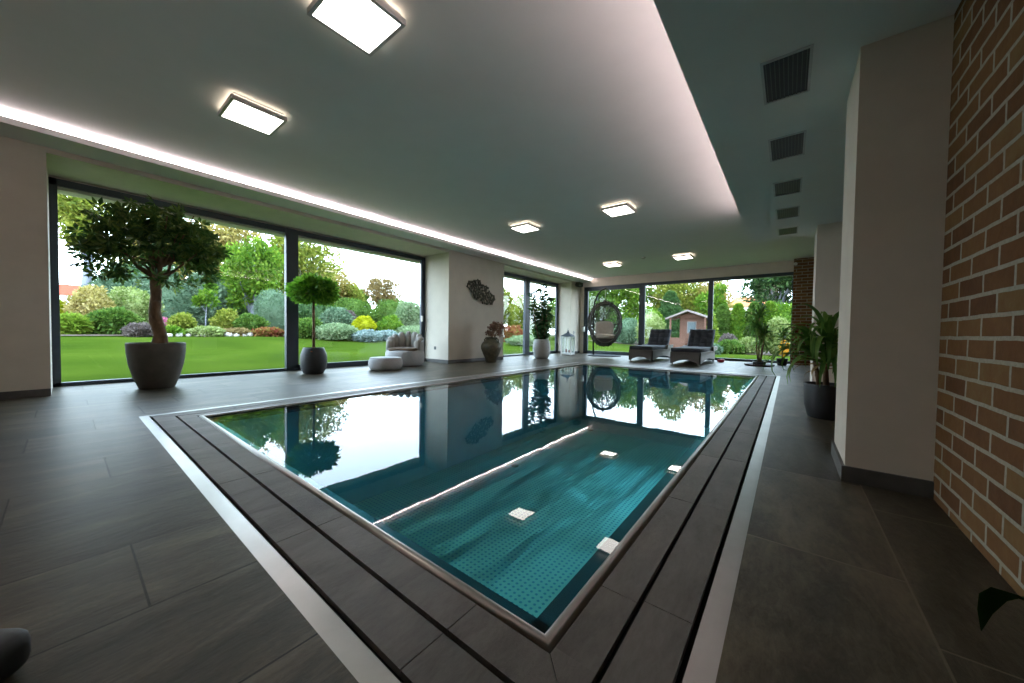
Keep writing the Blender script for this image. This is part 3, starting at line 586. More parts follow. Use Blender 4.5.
for q in (5, 40, 70): m.tube([(0.0, *pts[q]), (0.035, *pts[q])], 0.008, 6)
m.build('sculpture_body', plain('dark_bronze', (0.10, 0.095, 0.07), 0.5, 0.7, var=0.4, scale=20), t, True)

# --- tall leafy plant in white planter
t = thing('potted_plant', 'tall glossy green leafy plant in a round white ribbed planter', 'potted plant', (-6.02, 9.15, 0))
m = MB(); m.lathe([(0.17, 0), (0.2, 0.012), (0.245, 0.10), (0.272, 0.24), (0.275, 0.38), (0.25, 0.52), (0.225, 0.585), (0.215, 0.60), (0.20, 0.60), (0.2, 0.55)], 40, cap=False, wob=lambda a, z: 1 + 0.006 * math.sin(z * 150)); m.lathe([(0, 0.002), (0.17, 0.002)], 40, cap=False); m.build('planter', POTW, t, True)
m = MB(); m.lathe([(0.0, 0.565), (0.205, 0.56)], 20, cap=False); m.build('soil', EARTH, t)
m = MB(); rn = random.Random(5); PP = []; DD = []
for i in range(11):
    a = rn.uniform(0, 6.3); R_ = rn.uniform(0.08, 0.40); h_ = rn.uniform(1.45, 2.2)
    if i == 0: R_, h_ = 0.05, 2.28
    q0 = (0.07 * math.cos(a), 0.07 * math.sin(a), 0.5); q1 = (R_ * 0.7 * math.cos(a), R_ * 0.7 * math.sin(a), (h_ + 0.5) / 2); q2 = (R_ * math.cos(a), R_ * math.sin(a), h_)
    m.tube([q0, q1, q2], [0.014, 0.01, 0.005], 6)
    for k in range(58):
        s_ = (k + 1) / 58; q = (Vector(q0).lerp(Vector(q1), min(1, 2 * s_)) if s_ < 0.5 else Vector(q1).lerp(Vector(q2), 2 * s_ - 1)); PP.append(tuple(q)); b_ = rn.uniform(0, 6.3); DD.append((math.cos(b_), math.sin(b_), 0.15))
m.build('stems', BARK, t, True)
leaf_mesh('foliage', np.array(PP), np.array(DD), 0.20, LONGLEAF, L_GLOSS, t, rng, jit=0.3)

# --- lantern
t = thing('floor_lantern', 'tall white metal lantern with dark pitched roof on the floor', 'lantern', (-6.33, 11.35, 0), 0.15)
m = MB(); hw = 0.18
m.rbox(-hw, hw, -hw, hw, 0.02, 0.09, 0.006); m.box(-hw, hw, -hw, hw, 0.64, 0.68)
for sx in (-1, 1):
    for sy in (-1, 1): m.box(sx * hw - 0.018, sx * hw + 0.018, sy * hw - 0.018, sy * hw + 0.018, 0, 0.68)
for q in (-0.06, 0.06):
    for sg in (-1, 1): m.box(q - 0.007, q + 0.007, sg * hw - 0.005, sg * hw + 0.005, 0.09, 0.64); m.box(sg * hw - 0.005, sg * hw + 0.005, q - 0.007, q + 0.007, 0.09, 0.64)
m.build('frame', WHITEP, t)
m = MB()
for sg in (-1, 1): m.box(-hw, hw, sg * hw - 0.001, sg * hw + 0.001, 0.09, 0.64); m.box(sg * hw - 0.001, sg * hw + 0.001, -hw, hw, 0.09, 0.64)
m.build('glass_pane', GLASS, t)
m = MB(); m.add([(-.22, -.22, .68), (.22, -.22, .68), (.22, .22, .68), (-.22, .22, .68), (-.05, -.05, .80), (.05, -.05, .80), (.05, .05, .80), (-.05, .05, .80)], [(0, 3, 2, 1), (4, 5, 6, 7), (0, 1, 5, 4), (1, 2, 6, 5), (2, 3, 7, 6), (3, 0, 4, 7)])
m.lathe([(0.05, 0.80), (0.055, 0.83), (0.02, 0.86), (0.03, 0.885), (0.01, 0.90)], 12)
m.tube([(0.03 * math.cos(a), 0, 0.925 + 0.03 * math.sin(a)) for a in np.linspace(0, 2 * PI, 17)], 0.004, 6, cap=False); m.build('lantern_roof', plain('slate_blue_metal', (0.05, 0.06, 0.075), 0.45, 0.5), t)
for q, h_ in ((-0.05, 0.12), (0.05, 0.09)):
    m = MB(); m.lathe([(0.033, 0), (0.035, 0.005), (0.035, h_), (0.03, h_ + 0.004), (0, h_ + 0.002)], 16, (0, 0, 0)); o = m.build('candle', plain('candle_wax', (0.25, 0.12, 0.10), 0.5) if 'candle_wax' not in bpy.data.materials else bpy.data.materials['candle_wax'], None, True)
    o.location = (-6.33 + q, 11.35 + q * 0.3, 0.09); tag(o, 'taller dark candle inside the white lantern' if h_ > .1 else 'shorter dark candle inside the white lantern', 'candle')

# --- speaker, sconce, sockets
t = thing('loudspeaker', 'small black loudspeaker mounted in the corner under the cove', 'loudspeaker', (XW + 0.02, 12.45, 2.70), 0)
m = MB(); m.rbox(0.06, 0.24, -0.15, 0.15, -0.09, 0.07, 0.015); m.build('cabinet', BLACKP, t); m = MB(); m.box(-0.02, 0.06, -0.03, 0.03, -0.03, 0.03); m.build('bracket', BLACKM, t)
m = MB(); m.box(0.24, 0.246, -0.13, 0.13, -0.075, 0.055); m.build('grille_cloth', plain('speaker_cloth', (0.03, 0.03, 0.03), 0.9), t)
t = thing('candle_sconce', 'frosted glass candle sconce on the wall beside the hanging egg chair', 'sconce', (-6.44, YE, 0.86), 0)
m = MB(); m.box(-0.015, 0.015, -0.13, 0.0, 0.20, 0.215); m.box(-0.02, 0.02, -0.008, 0.0, 0.05, 0.26); m.tube([(0.07 * math.cos(a), -0.10 + 0.07 * math.sin(a), 0.2) for a in np.linspace(0, 2 * PI, 21)], 0.006, 6, cap=False); m.build('bracket', BLACKM, t)
m = MB(); m.lathe([(0.0, 0), (0.05, 0.0), (0.068, 0.02), (0.068, 0.21), (0.062, 0.21), (0.062, 0.02)], 24, (0, -0.10, 0), cap=False); m.build('glass_cup', plain('frosted_glass', (0.70, 0.72, 0.70), 0.35), t, True)
m = MB(); m.rbox(0, 0.012, -0.04, 0.04, 0.72, 0.86, 0.004); m.box(0.012, 0.02, -0.07, 0.07, 0.775, 0.795); o = m.build('wall_hook', plain('grey_metal', (0.3, 0.3, 0.3), 0.4, 0.6)); o.location = (XW, 12.38, 0.03); tag(o, 'small grey wall hook beside the white lantern', 'hook')
m = MB(); m.rbox(-0.04, 0.04, -0.008, 0, -0.04, 0.04, 0.004); m.lathe([(0.02, 0), (0.02, 0.003)], 16, (0, 0, 0)); o = m.build('wall_socket', plain('socket_grey', (0.07, 0.075, 0.08), 0.4)); o.location = (-7.15, 5.9, 0.37); tag(o, 'dark grey power socket low on the window reveal behind the lounge chair', 'socket')
m = MB(); m.lathe([(0.035, 0), (0.045, 0.03), (0.04, 0.07), (0.02, 0.085), (0, 0.09)], 16); o = m.build('motion_sensor', WHITEP, None, True); o.location = (0.09, 12.6, 2.80); o.rotation_euler = (PI / 2, 0, 0); tag(o, 'small white motion sensor near the top of the brick end wall', 'sensor')

# --- hanging egg chair
WICK = plain('dark_wicker', (0.055, 0.050, 0.042), 0.6, var=0.4, scale=30)
EX, EY = -5.18, 11.93; t = thing('hanging_chair', 'dark wicker hanging egg chair on a curved stand with beige cushions', 'chair', (EX, EY, 0), math.radians(28))
m = MB(); m.lathe([(0.0, 0.0), (0.58, 0.0), (0.585, 0.012), (0.56, 0.022), (0, 0.03)], 48, cap=False); m.build('stand_base', plain('matt_dark_base', (0.03, 0.035, 0.04), 0.8, spec=0.1), t, True)
m = MB(); arc = [(-0.36, 0.30, 0.02), (-0.38, 0.32, 0.9), (-0.375, 0.32, 1.65), (-0.34, 0.285, 1.95), (-0.26, 0.22, 2.18), (-0.13, 0.10, 2.35), (0.0, 0.0, 2.40), (0.03, -0.02, 2.38)]
m.tube(arc, 0.03, 12); m.build('stand_pole', BLACKM, t, True)
m = MB()
for k in range(9): a0 = 2.36 - k * 0.045; m.tube([(0.014 * math.cos(q) * (k % 2), 0.014 * math.cos(q) * (1 - k % 2), a0 - 0.02 + 0.028 * math.sin(q)) for q in np.linspace(0, 2 * PI, 11)], 0.004, 5, cap=False)
m.build('chain', STEEL, t, True)
ball = bmesh.new(); bmesh.ops.create_icosphere(ball, subdivisions=4, radius=1); rn = random.Random(6)
for v in ball.verts: v.co += Vector((rn.uniform(-.03, .03), rn.uniform(-.03, .03), rn.uniform(-.03, .03)))
# random strand pattern: dissolve edges at random to get irregular holes
def ecc(v): 
    s_ = 0.58 * (1 + 0.06 * v.z); return Vector((v.x * s_, v.y * 0.47, 1.14 + v.z * 0.79))
dele = []
for v in ball.verts:
    if v.co.y < -0.52: dele.append(v)
bmesh.ops.delete(ball, geom=dele, context='VERTS')
es = [e for e in ball.edges if len(e.link_faces) == 2 and rn.random() < 0.16]; bmesh.ops.dissolve_edges(ball, edges=es, use_verts=False)
for v in ball.verts: v.co = ecc(v.co)
me = bpy.data.meshes.new('wicker_shell'); ball.to_mesh(me); ball.free(); me.materials.append(WICK)
o = bpy.data.objects.new('wicker_shell', me); C.objects.link(o); o.parent = t
md = o.modifiers.new('w', 'WIREFRAME'); md.thickness = 0.040; md.use_even_offset = False
m = MB(); oy = -0.50; rr = math.sqrt(1 - oy * oy)
m.tube([(0.58 * (1 + 0.06 * rr * math.sin(a)) * rr * math.cos(a), 0.47 * oy, 1.14 + 0.79 * rr * math.sin(a)) for a in np.linspace(0, 2 * PI, 49)], 0.034, 10, cap=False)
m.tube([(0.58 * math.cos(a) * 0.99, 0.47 * math.sin(a) * 0.99, 1.14) for a in np.linspace(0.0, PI, 25)], 0.014, 6)
for q in (-0.5, 0.0, 0.5): m.tube([(0.57 * q * math.cos(a) if q else 0, 0.47 * max(-0.5, math.sin(a)) , 1.14 + 0.79 * math.cos(a)) for a in np.linspace(0.2, PI - 0.2, 21)], 0.014, 6)
for a in (0.9, 2.24): m.tube([(0.25 * math.cos(a), 0.2, 1.86), (0, 0, 2.0)], 0.012, 6)
m.lathe([(0.10, 1.88), (0.10, 1.92), (0.02, 1.99), (0.015, 2.02)], 16); m.build('wicker_rim', WICK, t, True)
m = MB()
for k in range(14):  # solid woven bowl at the bottom
    pass
bowl = []; nb = 28
for k in range(7):
    zz = -0.985 + k * 0.075; rr = math.sqrt(max(0.0, 1 - zz * zz)); bowl.append((rr, zz))
vs = []; fs = []
for (rr, zz) in bowl:
    for i in range(nb): a = 2 * PI * i / nb; vs.append((0.575 * (1 + 0.06 * zz) * rr * math.cos(a), 0.465 * max(-0.5, rr * math.sin(a)), 1.14 + 0.79 * zz))
for k in range(len(bowl) - 1):
    for i in range(nb): j = (i + 1) % nb; fs.append((k * nb + i, k * nb + j, (k + 1) * nb + j, (k + 1) * nb + i))
fs.append(tuple(range(nb))[::-1]); m.add(vs, fs); o = m.build('woven_bowl', weave('dark_weave', (0.05, 0.045, 0.04), 70), t, True); sm = o.modifiers.new('s', 'SOLIDIFY'); sm.thickness = 0.02
CUSH = plain('beige_cushion', (0.50, 0.43, 0.36), 0.95, var=0.08, scale=12, bstr=0.3)
m = MB(); m.sell((0, -0.02, 0.70), (0.36, 0.26, 0.09), 0.5, 28, 12); m.build('seat_cushion', CUSH, t, True)
m = MB(); m.sell((0, 0.12, 0.98), (0.33, 0.08, 0.26), 0.5, 28, 12, Matrix.Rotation(-0.25, 3, 'X')); m.build('back_cushion', CUSH, t, True)

# --- loungers
RAT = weave('rattan_weave', (0.115, 0.10, 0.085), 80, 0.45); LC = plain('charcoal_cushion', (0.026, 0.028, 0.036), 0.85, var=0.15, scale=20, bstr=0.3)
def lounger(x0, x1, y0, yh, label):
    """origin at foot end middle; local y away from the foot"""
    W = (x1 - x0) / 2; Lh = yh - y0; Lt = Lh + 0.42
    t = thing('sun_lounger', label, 'sun lounger', ((x0 + x1) / 2, y0, 0), 0, 'rattan sun loungers by the end window')
    m = MB(); n = 10   # arched aprons
    def apron(L0, L1): 
        P = [(L0, 0.30), (L0, 0.03), (L0 + 0.07, 0.03)]
        for i in range(n + 1): s_ = i / n; P.append((L0 + 0.07 + (L1 - L0 - 0.14) * s_, 0.05 + 0.085 * math.sin(PI * s_)))
        return P + [(L1 - 0.07, 0.03), (L1, 0.03), (L1, 0.30)]
    m.prism_m(apron(-W, W), 0.0, 0.03, lambda u, v, q: (u, q, v)); m.prism_m(apron(-W, W), Lt - 0.03, Lt, lambda u, v, q: (u, q, v))
    m.prism_m(apron(0, Lt), -W, -W + 0.03, lambda u, v, q: (q, u, v)); m.prism_m(apron(0, Lt), W - 0.03, W, lambda u, v, q: (q, u, v))
    m.box(-W, W, 0, Lt, 0.28, 0.34); m.build('frame', RAT, t)
    for sx in (-1, 1):
        for yy in (0.04, Lt - 0.04): m = MB(); m.lathe([(0.02, 0), (0.022, 0.005), (0.022, 0.05)], 10, (sx * (W - 0.045), yy, 0)); m.build('foot', STEEL, t)
        m = MB(); m.prism_m([(Lh - 0.25, 0.34), (Lh - 0.25, 0.42), (Lh - 0.22, 0.46), (Lt, 0.46), (Lt, 0.34)], sx * (W + 0.03) - 0.03, sx * (W + 0.03) + 0.03, lambda u, v, q: (q, u, v)); m.build('armrest', RAT, t)
    m = MB(); m.rbox(-W + 0.01, W - 0.01, -0.02, Lh, 0.34, 0.445, 0.03, 3); m.build('seat_cushion', LC, t, 'auto')
    tilt = Matrix.Rotation(math.radians(-33), 3, 'X'); bl = 0.72
    m = MB(); m.rbox(-W + 0.02, W - 0.02, 0.06, 0.10, 0.0, bl - 0.04, 0.01, 1, rot=tilt, c=(0, Lh, 0.36)); m.build('backrest_frame', RAT, t)
    m = MB(); hw = W - 0.01; bc = None
    nx, nz = 4, 4
    N1, N2 = 33, 33; vs = []; fs = []
    for j in range(N2):
        for i in range(N1):
            u = i / (N1 - 1); v = j / (N2 - 1); bx = abs(math.sin(PI * nx * u)) ** 0.35 * abs(math.sin(PI * nz * v)) ** 0.35
            ed = min(1, min(u, 1 - u, v, 1 - v) * 14) ** 0.5
            vs.append(tilt @ Vector((-hw + 2 * hw * u, 0.05 - 0.075 * ed - 0.030 * bx * ed, 0.02 + v * bl)) + Vector((0, Lh, 0.36)))
    for j in range(N2 - 1):
        for i in range(N1 - 1): a = j * N1 + i; fs.append((a, a + 1, a + N1 + 1, a + N1))
    bd = [i for i in range(N1)] + [j * N1 + N1 - 1 for j in range(1, N2)] + [(N2 - 1) * N1 + i for i in range(N1 - 2, -1, -1)] + [j * N1 for j in range(N2 - 2, 0, -1)]
    fs.append(tuple(bd)); m.add(vs, fs); bc = m.build('back_cushion', LC, t, True)
    for i in range(1, nx):
        for j in range(1, nz): q = tilt @ Vector((-hw + 2 * hw * i / nx, -0.02, 0.02 + bl * j / nz)) + Vector((0, Lh, 0.36)); m = MB(); m.sell(q, (0.012, 0.012, 0.012), 1, 8, 6); m.build('button', LC, bc, True)
    return t
lounger(-3.74, -3.05, 10.4, 12.0, 'left of two rattan sun loungers with charcoal tufted cushions')
lounger(-2.49, -1.76, 10.05, 11.85, 'right of two rattan sun loungers with charcoal tufted cushions')
m = MB(); m.sell((0, 0, 0.05), (0.10, 0.06, 0.05), 0.9, 16, 10); m.sell((0.05, 0.02, 0.06), (0.05, 0.05, 0.045), 0.9, 12, 8); o = m.build('pet_toy', plain('red_toy', (0.55, 0.02, 0.05), 0.5), None, True); o.location = (-1.55, 11.85, 0); tag(o, 'small bright red object on the floor behind the right lounger', 'toy')

# --- strap leaved plants
def straps(m, base, n, L, wd, rn, el=(0.5, 1.4), droop=1.0, seg=7, az=None):
    for i in range(n):
        a = rn.uniform(0, 2 * PI) if az is None else rn.uniform(*az); e = rn.uniform(*el); l = L * rn.uniform(0.7, 1.15); dr = droop * rn.uniform(0.6, 1.3)
        p = Vector(base) + Vector((0, 0, rn.uniform(-0.05, 0.05))); h = Vector((math.cos(a), math.sin(a), 0)); sd_ = Vector((-h.y, h.x, 0)); vs = []
        for k in range(seg + 1):
            s_ = k / seg; wv = wd * (0.45 + 0.55 * math.sin(PI * min(1, s_ * 1.25 + 0.15) * 0.75)) * (1 - s_ ** 3) + 0.001
            up = Vector((0, 0, 1)); vs += [p + sd_ * wv - up * 0.25 * wv * 0, p - up * 0.45 * wv, p - sd_ * wv]
            ee = e - dr * 2.2 * s_ * s_; p = p + (h * math.cos(ee) + up * math.sin(ee)) * (l / seg)
        m.add(vs, [f_ for k in range(seg) for f_ in ((3 * k, 3 * k + 1, 3 * k + 4, 3 * k + 3), (3 * k + 1, 3 * k + 2, 3 * k + 5, 3 * k + 4))])
# near yucca in dark pot (behind the near pillar)
rn = random.Random(21)
t = thing('potted_plant', 'drooping strap leaved yucca in a plain black pot beside the near pillar', 'potted plant', (0.30, 4.62, 0))
m = MB(); m.lathe([(0.125, 0), (0.135, 0.01), (0.165, 0.12), (0.172, 0.32), (0.175, 0.335), (0.16, 0.335), (0.158, 0.30)], 36, cap=False); m.lathe([(0, 0.002), (0.125, 0.002)], 36, cap=False); m.build('planter', BLACKP, t, True)
m = MB(); m.lathe([(0.0, 0.31), (0.165, 0.305)], 20, cap=False); m.build('soil', EARTH, t)
m = MB(); m.tube([(0.0, 0, 0.29), (-0.01, 0, 0.5), (0.0, 0, 0.73)], [0.025, 0.02, 0.018], 8); m.tube([(-0.05, 0.05, 0.29), (-0.07, 0.05, 0.45), (-0.10, 0.06, 0.61)], [0.02, 0.018, 0.016], 8); m.build('stem', BARK, t, True)
m = MB()
for q, k_ in (((0, 0, 0.74), 26), ((0.01, 0, 0.56), 22), ((-0.10, 0.06, 0.62), 28)): straps(m, q, k_, 0.62, 0.023, rn, (0.0, 1.25), 1.45, seg=9, az=(1.2, 5.4)); straps(m, q, 7, 0.27, 0.016, rn, (1.0, 1.4), 1.3, az=(-1.2, 1.2))
m.build('foliage', L_YUC, t, True)
m = MB(); straps(m, (0, 0, 0.5), 9, 0.28, 0.018, rn, (-0.2, 0.5), 0.9); m.build('dry_leaves', L_DRY, t, True)
# far yucca cluster
t = thing('potted_plant', 'tall spiky yucca with several stems before the right hand window pane', 'potted plant', (-0.60, 11.35, 0))
m = MB(); m.lathe([(0, 0), (0.30, 0.0), (0.33, 0.02), (0.335, 0.05), (0.31, 0.05), (0.29, 0.025), (0, 0.025)], 36, cap=False); m.build('plant_saucer', plain('dark_saucer', (0.05, 0.025, 0.02), 0.5), t, True)
m = MB(); m.lathe([(0.12, 0.025), (0.14, 0.03), (0.15, 0.12), (0.14, 0.12), (0.13, 0.10), (0, 0.10)], 30, cap=False); m.build('planter', BLACKP, t, True)
m = MB(); hd = [((-0.02, 0, 1.30), 0.5), ((-0.10, 0.05, 1.05), 0.5), ((0.10, -0.08, 0.85), 0.45), ((0.05, 0.08, 0.65), 0.42), ((-0.02, -0.06, 0.95), 0.5)]
for q, l in hd: m.tube([(q[0] * 0.3, q[1] * 0.3, 0.09), (q[0] * 0.8, q[1] * 0.8, q[2] * 0.6), q], [0.017, 0.014, 0.012], 8)
m.build('stem', BARK, t, True)
m = MB()
for i, (q, l) in enumerate(hd): straps(m, q, 44, l * (0.95 if i else 1.0), 0.021, rn, (-0.9 if i else -0.1, 1.5), 0.5 if i == 0 else 1.0)
m.build('foliage', L_YUC, t, True)
t = thing('potted_plant', 'low arching spider plant in a small pot between the two yuccas', 'potted plant', (-0.13, 12.0, 0))
m = MB(); m.lathe([(0.09, 0), (0.10, 0.01), (0.13, 0.18), (0.135, 0.19), (0.12, 0.19), (0.12, 0.16), (0, 0.16)], 30, cap=False); m.build('planter', BLACKP, t, True)
m = MB(); m.tube([(0, 0, 0.15), (0.01, 0, 0.75)], 0.015, 8); m.build('stem', BARK, t, True)
m = MB(); straps(m, (0, 0, 0.75), 26, 0.45, 0.018, rn, (0.0, 1.3), 1.0); straps(m, (0, 0, 0.5), 18, 0.38, 0.018, rn, (0.0, 1.2), 1.1); m.build('foliage', L_YUC, t, True)

# near plant whose leaf tip enters at the lower right
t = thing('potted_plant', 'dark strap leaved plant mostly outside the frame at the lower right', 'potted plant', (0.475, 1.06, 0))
m = MB(); m.lathe([(0.06, 0), (0.07, 0.01), (0.085, 0.12), (0.088, 0.13), (0.078, 0.13), (0.075, 0.11), (0, 0.11)], 24, cap=False); m.build('planter', BLACKP, t, True)
m = MB()
def arch(pts, wd):
    vs = []; n_ = len(pts)
    for k, p_ in enumerate(pts):
        p_ = Vector(p_); tt = (Vector(pts[min(k + 1, n_ - 1)]) - Vector(pts[max(k - 1, 0)])).normalized(); sd_ = tt.cross(Vector((0, 0, 1))).normalized(); up = sd_.cross(tt); wv = wd * math.sin(PI * (0.12 + 0.88 * k / (n_ - 1))) + 0.001
        vs += [p_ + sd_ * wv, p_ - up * wv * 0.35, p_ - sd_ * wv]
    m.add(vs, [f_ for k in range(n_ - 1) for f_ in ((3 * k, 3 * k + 1, 3 * k + 4, 3 * k + 3), (3 * k + 1, 3 * k + 2, 3 * k + 5, 3 * k + 4))])
arch([(0, 0, 0.12), (0.0, 0.06, 0.21), (-0.015, 0.14, 0.25), (-0.035, 0.23, 0.24), (-0.05, 0.31, 0.205), (-0.055, 0.375, 0.15), (-0.056, 0.41, 0.09), (-0.056, 0.425, 0.03)], 0.030)
arch([(0, 0, 0.12), (0.01, -0.05, 0.24), (0.0, -0.12, 0.30), (-0.01, -0.2, 0.27), (-0.01, -0.26, 0.20)], 0.024)
arch([(0, 0, 0.12), (0.03, 0.03, 0.26), (0.05, 0.06, 0.33), (0.07, 0.10, 0.33)], 0.022)
m.build('foliage', leafmat('dark_strap_leaf', [(0.006, 0.022, 0.004), (0.012, 0.038, 0.006)], 0.15, 4, 0.5, 0.02), t, True)  # very dark green leaf colour
# unidentified dark object at the lower left, modelled as a small bag
t = thing('dark_object', 'dark rounded black bag-like object on the floor, cut by the lower left corner', 'bag', (-1.405, -0.155, 0), 0.75)
m = MB(); m.rbox(-0.09, 0.09, -0.07, 0.07, 0, 0.10, 0.035, 4); m.build('bag_body', BLACKP, t, 'auto')
m = MB(); m.tube([(-0.07, 0, 0.09), (-0.05, 0, 0.105), (0.05, 0, 0.105), (0.07, 0, 0.09)], 0.006, 8); m.build('bag_handle', BLACKM, t, True)

# ================================================================== GARDEN
def grid(name, x0, x1, y0, y1, nx, ny, mat, dz=0.0, keep=None):
    vs = []; fs = []
    for j in range(ny + 1):
        for i in range(nx + 1): x = x0 + (x1 - x0) * i / nx; y = y0 + (y1 - y0) * j / ny; vs.append((x, y, hgt(x, y) + dz))
    for j in range(ny):
        for i in range(nx):
            cx = x0 + (x1 - x0) * (i + .5) / nx; cy = y0 + (y1 - y0) * (j + .5) / ny
            if keep is None or keep(cx, cy): a = j * (nx + 1) + i; fs.append((a, a + 1, a + nx + 2, a + nx + 1))
    m = MB(); m.add(vs, fs); o = m.build(name, mat, None, True, fix=False); return o
o = grid('lawn', -60, -7.95, -25, 70, 60, 60, LAWN); tag(o, 'mown green lawn rising gently from the windows to the planting beds', 'lawn', None, 'stuff')
o = grid('lawn', -7.95, 25, 13.2, 70, 20, 30, LAWN); tag(o, 'flat green lawn beyond the end window', 'lawn', None, 'stuff')
def bedk(x, y):
    e = -19.0 + 0.7 * math.sin(y * 0.45 + 1) - 0.12 * y * (y < 6) + (1.9 if y > 5.5 else 0) * min(1, (y - 5.5) / 1.5) if y < 11.5 else -17.9
    return x < e
o = grid('planting_bed', -45, -14, -14, 34, 124, 192, SOIL, 0.03, bedk); tag(o, 'brown bark mulch bed under the shrubs at the edge of the lawn', 'planting bed', None, 'stuff')
o = grid('planting_bed', -14, 10, 20, 50, 60, 60, SOIL, 0.03, lambda x, y: y > 20.2 + (5.5 if x < -4.2 else 0) + (3.0 if x < -9 else 0) + 0.3 * math.sin(x * 2)); tag(o, 'mulched bed beyond the end window around the garden shed', 'planting bed', None, 'stuff')

def LM(name, *cols, **k): return leafmat(name, list(cols), k.pop('trans', 0.42), k.pop('scale', 1.0), 0.6, 0.012, 0.56)
YEL = LM('yellow_foliage', (0.34, 0.38, 0.005), (0.58, 0.60, 0.01), (0.75, 0.72, 0.03))
GOLD = LM('golden_variegated', (0.30, 0.26, 0.05), (0.58, 0.46, 0.14), (0.75, 0.62, 0.28))
PALE = LM('pale_variegated', (0.18, 0.27, 0.05), (0.36, 0.45, 0.13), (0.56, 0.60, 0.28))
LIME = LM('lime_foliage', (0.14, 0.26, 0.02), (0.28, 0.42, 0.04), (0.42, 0.52, 0.08))
GRN = LM('mid_green_foliage', (0.05, 0.12, 0.015), (0.11, 0.22, 0.03), (0.20, 0.32, 0.05))
BGRN = LM('bright_green_foliage', (0.07, 0.18, 0.012), (0.15, 0.31, 0.02), (0.30, 0.45, 0.04))
DGRN = LM('dark_green_foliage', (0.03, 0.08, 0.022), (0.07, 0.16, 0.045), (0.14, 0.26, 0.07))
BLUE = LM('blue_spruce_foliage', (0.08, 0.15, 0.08), (0.17, 0.28, 0.16), (0.30, 0.42, 0.26))
PBLU = LM('pale_blue_foliage', (0.18, 0.28, 0.24), (0.36, 0.48, 0.44), (0.58, 0.66, 0.64))
HEATH = LM('grey_purple_foliage', (0.10, 0.08, 0.07), (0.20, 0.15, 0.14), (0.30, 0.25, 0.22))
AUT = LM('autumn_foliage', (0.25, 0.22, 0.04), (0.50, 0.40, 0.10), (0.70, 0.55, 0.20))
BRNF = LM('rusty_foliage', (0.22, 0.15, 0.05), (0.36, 0.26, 0.10), (0.48, 0.36, 0.15))
REDF = LM('red_foliage', (0.22, 0.03, 0.03), (0.42, 0.14, 0.05), (0.30, 0.30, 0.06))
PINK = LM('pink_blooms', (0.55, 0.12, 0.25), (0.75, 0.30, 0.42)); ORG = LM('orange_blooms', (0.75, 0.22, 0.02), (0.85, 0.55, 0.04))
YGR = LM('yellow_green_foliage', (0.14, 0.20, 0.02), (0.30, 0.36, 0.04), (0.50, 0.50, 0.09))
WILL = LM('weeping_foliage', (0.16, 0.26, 0.12), (0.30, 0.42, 0.20), (0.45, 0.55, 0.30))
S = shrub
# garden beyond window_1, left pane
S('hedge', 'bright yellow clipped hedge at the far left of the garden view', 'hedge', -24.0, -0.7, 1.1, 2.44, YEL, 0.09, 'ball', 4000, ry=0.75)
S('bush', 'golden yellow variegated bush beside the yellow hedge', 'bush', -22.0, 0.65, 0.95, 2.50, GOLD, 0.10, 'ball', 4000, ry=0.62)
S('bush', 'pale cream green variegated bush behind the potted tree trunk', 'bush', -23.5, 1.9, 1.2, 2.75, PALE, 0.10, 'ball', 4500, ry=1.0)
S('perennial', 'lime green clump of low leafy perennials in front of the yellow hedge', 'plant', -19.8, 0.15, 0.5, 1.13, LIME, 0.16, 'low', 1500, ry=0.42)
S('shrub', 'mid green spreading shrub in front of the golden bush', 'shrub', -20.0, 1.15, 0.75, 1.48, GRN, 0.11, 'low', 3000, ry=0.72)
S('shrub', 'low grey purple heather mound at the lawn edge', 'shrub', -18.5, 1.72, 0.5, 0.93, HEATH, 0.07, 'low', 2200, ry=0.45)
S('conifer', 'blue green spruce right behind the potted tree', 'tree', -26.0, 3.4, 1.8, 4.5, BLUE, 0.16, 'cone', 5000, tmpl=NEEDLE)
S('conifer', 'broad blue green spruce left of the big green tree', 'tree', -27.0, 5.3, 1.9, 4.4, BLUE, 0.16, 'ball', 5000, ry=1.3)
S('conifer', 'dark blue green pine filling the gap behind the spruces', 'tree', -29.0, 2.6, 1.9, 4.6, BLUE, 0.2, 'ball', 4000)
S('young_tree', 'slim young tree with a thin pale stem before the spruces', 'tree', -21.5, 4.1, 0.55, 2.95, BGRN, 0.12, 'tree', 700, zb=1.7, trunk=0.03, clumps=5)
S('deciduous_tree', 'big fresh green tree in the middle of the large window', 'tree', -24.5, 6.8, 1.75, 6.5, BGRN, 0.15, 'tree', 9000, zb=1.5, clumps=34, ry=1.5, jit=0.9)
S('shrub', 'yellow green shrub right of the potted tree trunk', 'shrub', -19.5, 3.0, 0.42, 1.42, YGR, 0.09, 'ball', 1800)
S('shrub', 'yellow green bush beneath the big green tree', 'shrub', -20.5, 4.65, 0.52, 1.72, YGR, 0.10, 'ball', 1800)
S('hedge', 'dark green backdrop shrub behind the big green tree', 'shrub', -28.5, 8.4, 1.6, 3.3, DGRN, 0.13, 'ball', 3600, ry=2.0)
S('hedge', 'dark green backdrop shrub left of the arched hedges', 'shrub', -29.0, 11.8, 1.5, 3.0, DGRN, 0.13, 'ball', 3600, ry=1.9)
S('flowers', 'pink flowers glimpsed beside the potted tree trunk', 'flowers', -20.5, 2.72, 0.30, 1.20, PINK, 0.09, 'low', 700)
S('perennial', 'low green perennials below the yellow green shrub', 'plant', -18.7, 2.55, 0.36, 0.80, BGRN, 0.09, 'low', 1000)
S('perennial', 'pale flowering ground cover along the lawn edge', 'plant', -18.7, 3.6, 0.5, 0.82, PALE, 0.09, 'low', 1400, ry=0.6)
S('perennial', 'rusty orange ground cover among the edging stones', 'plant', -18.9, 4.55, 0.4, 0.78, BRNF, 0.08, 'low', 1200, ry=0.6)
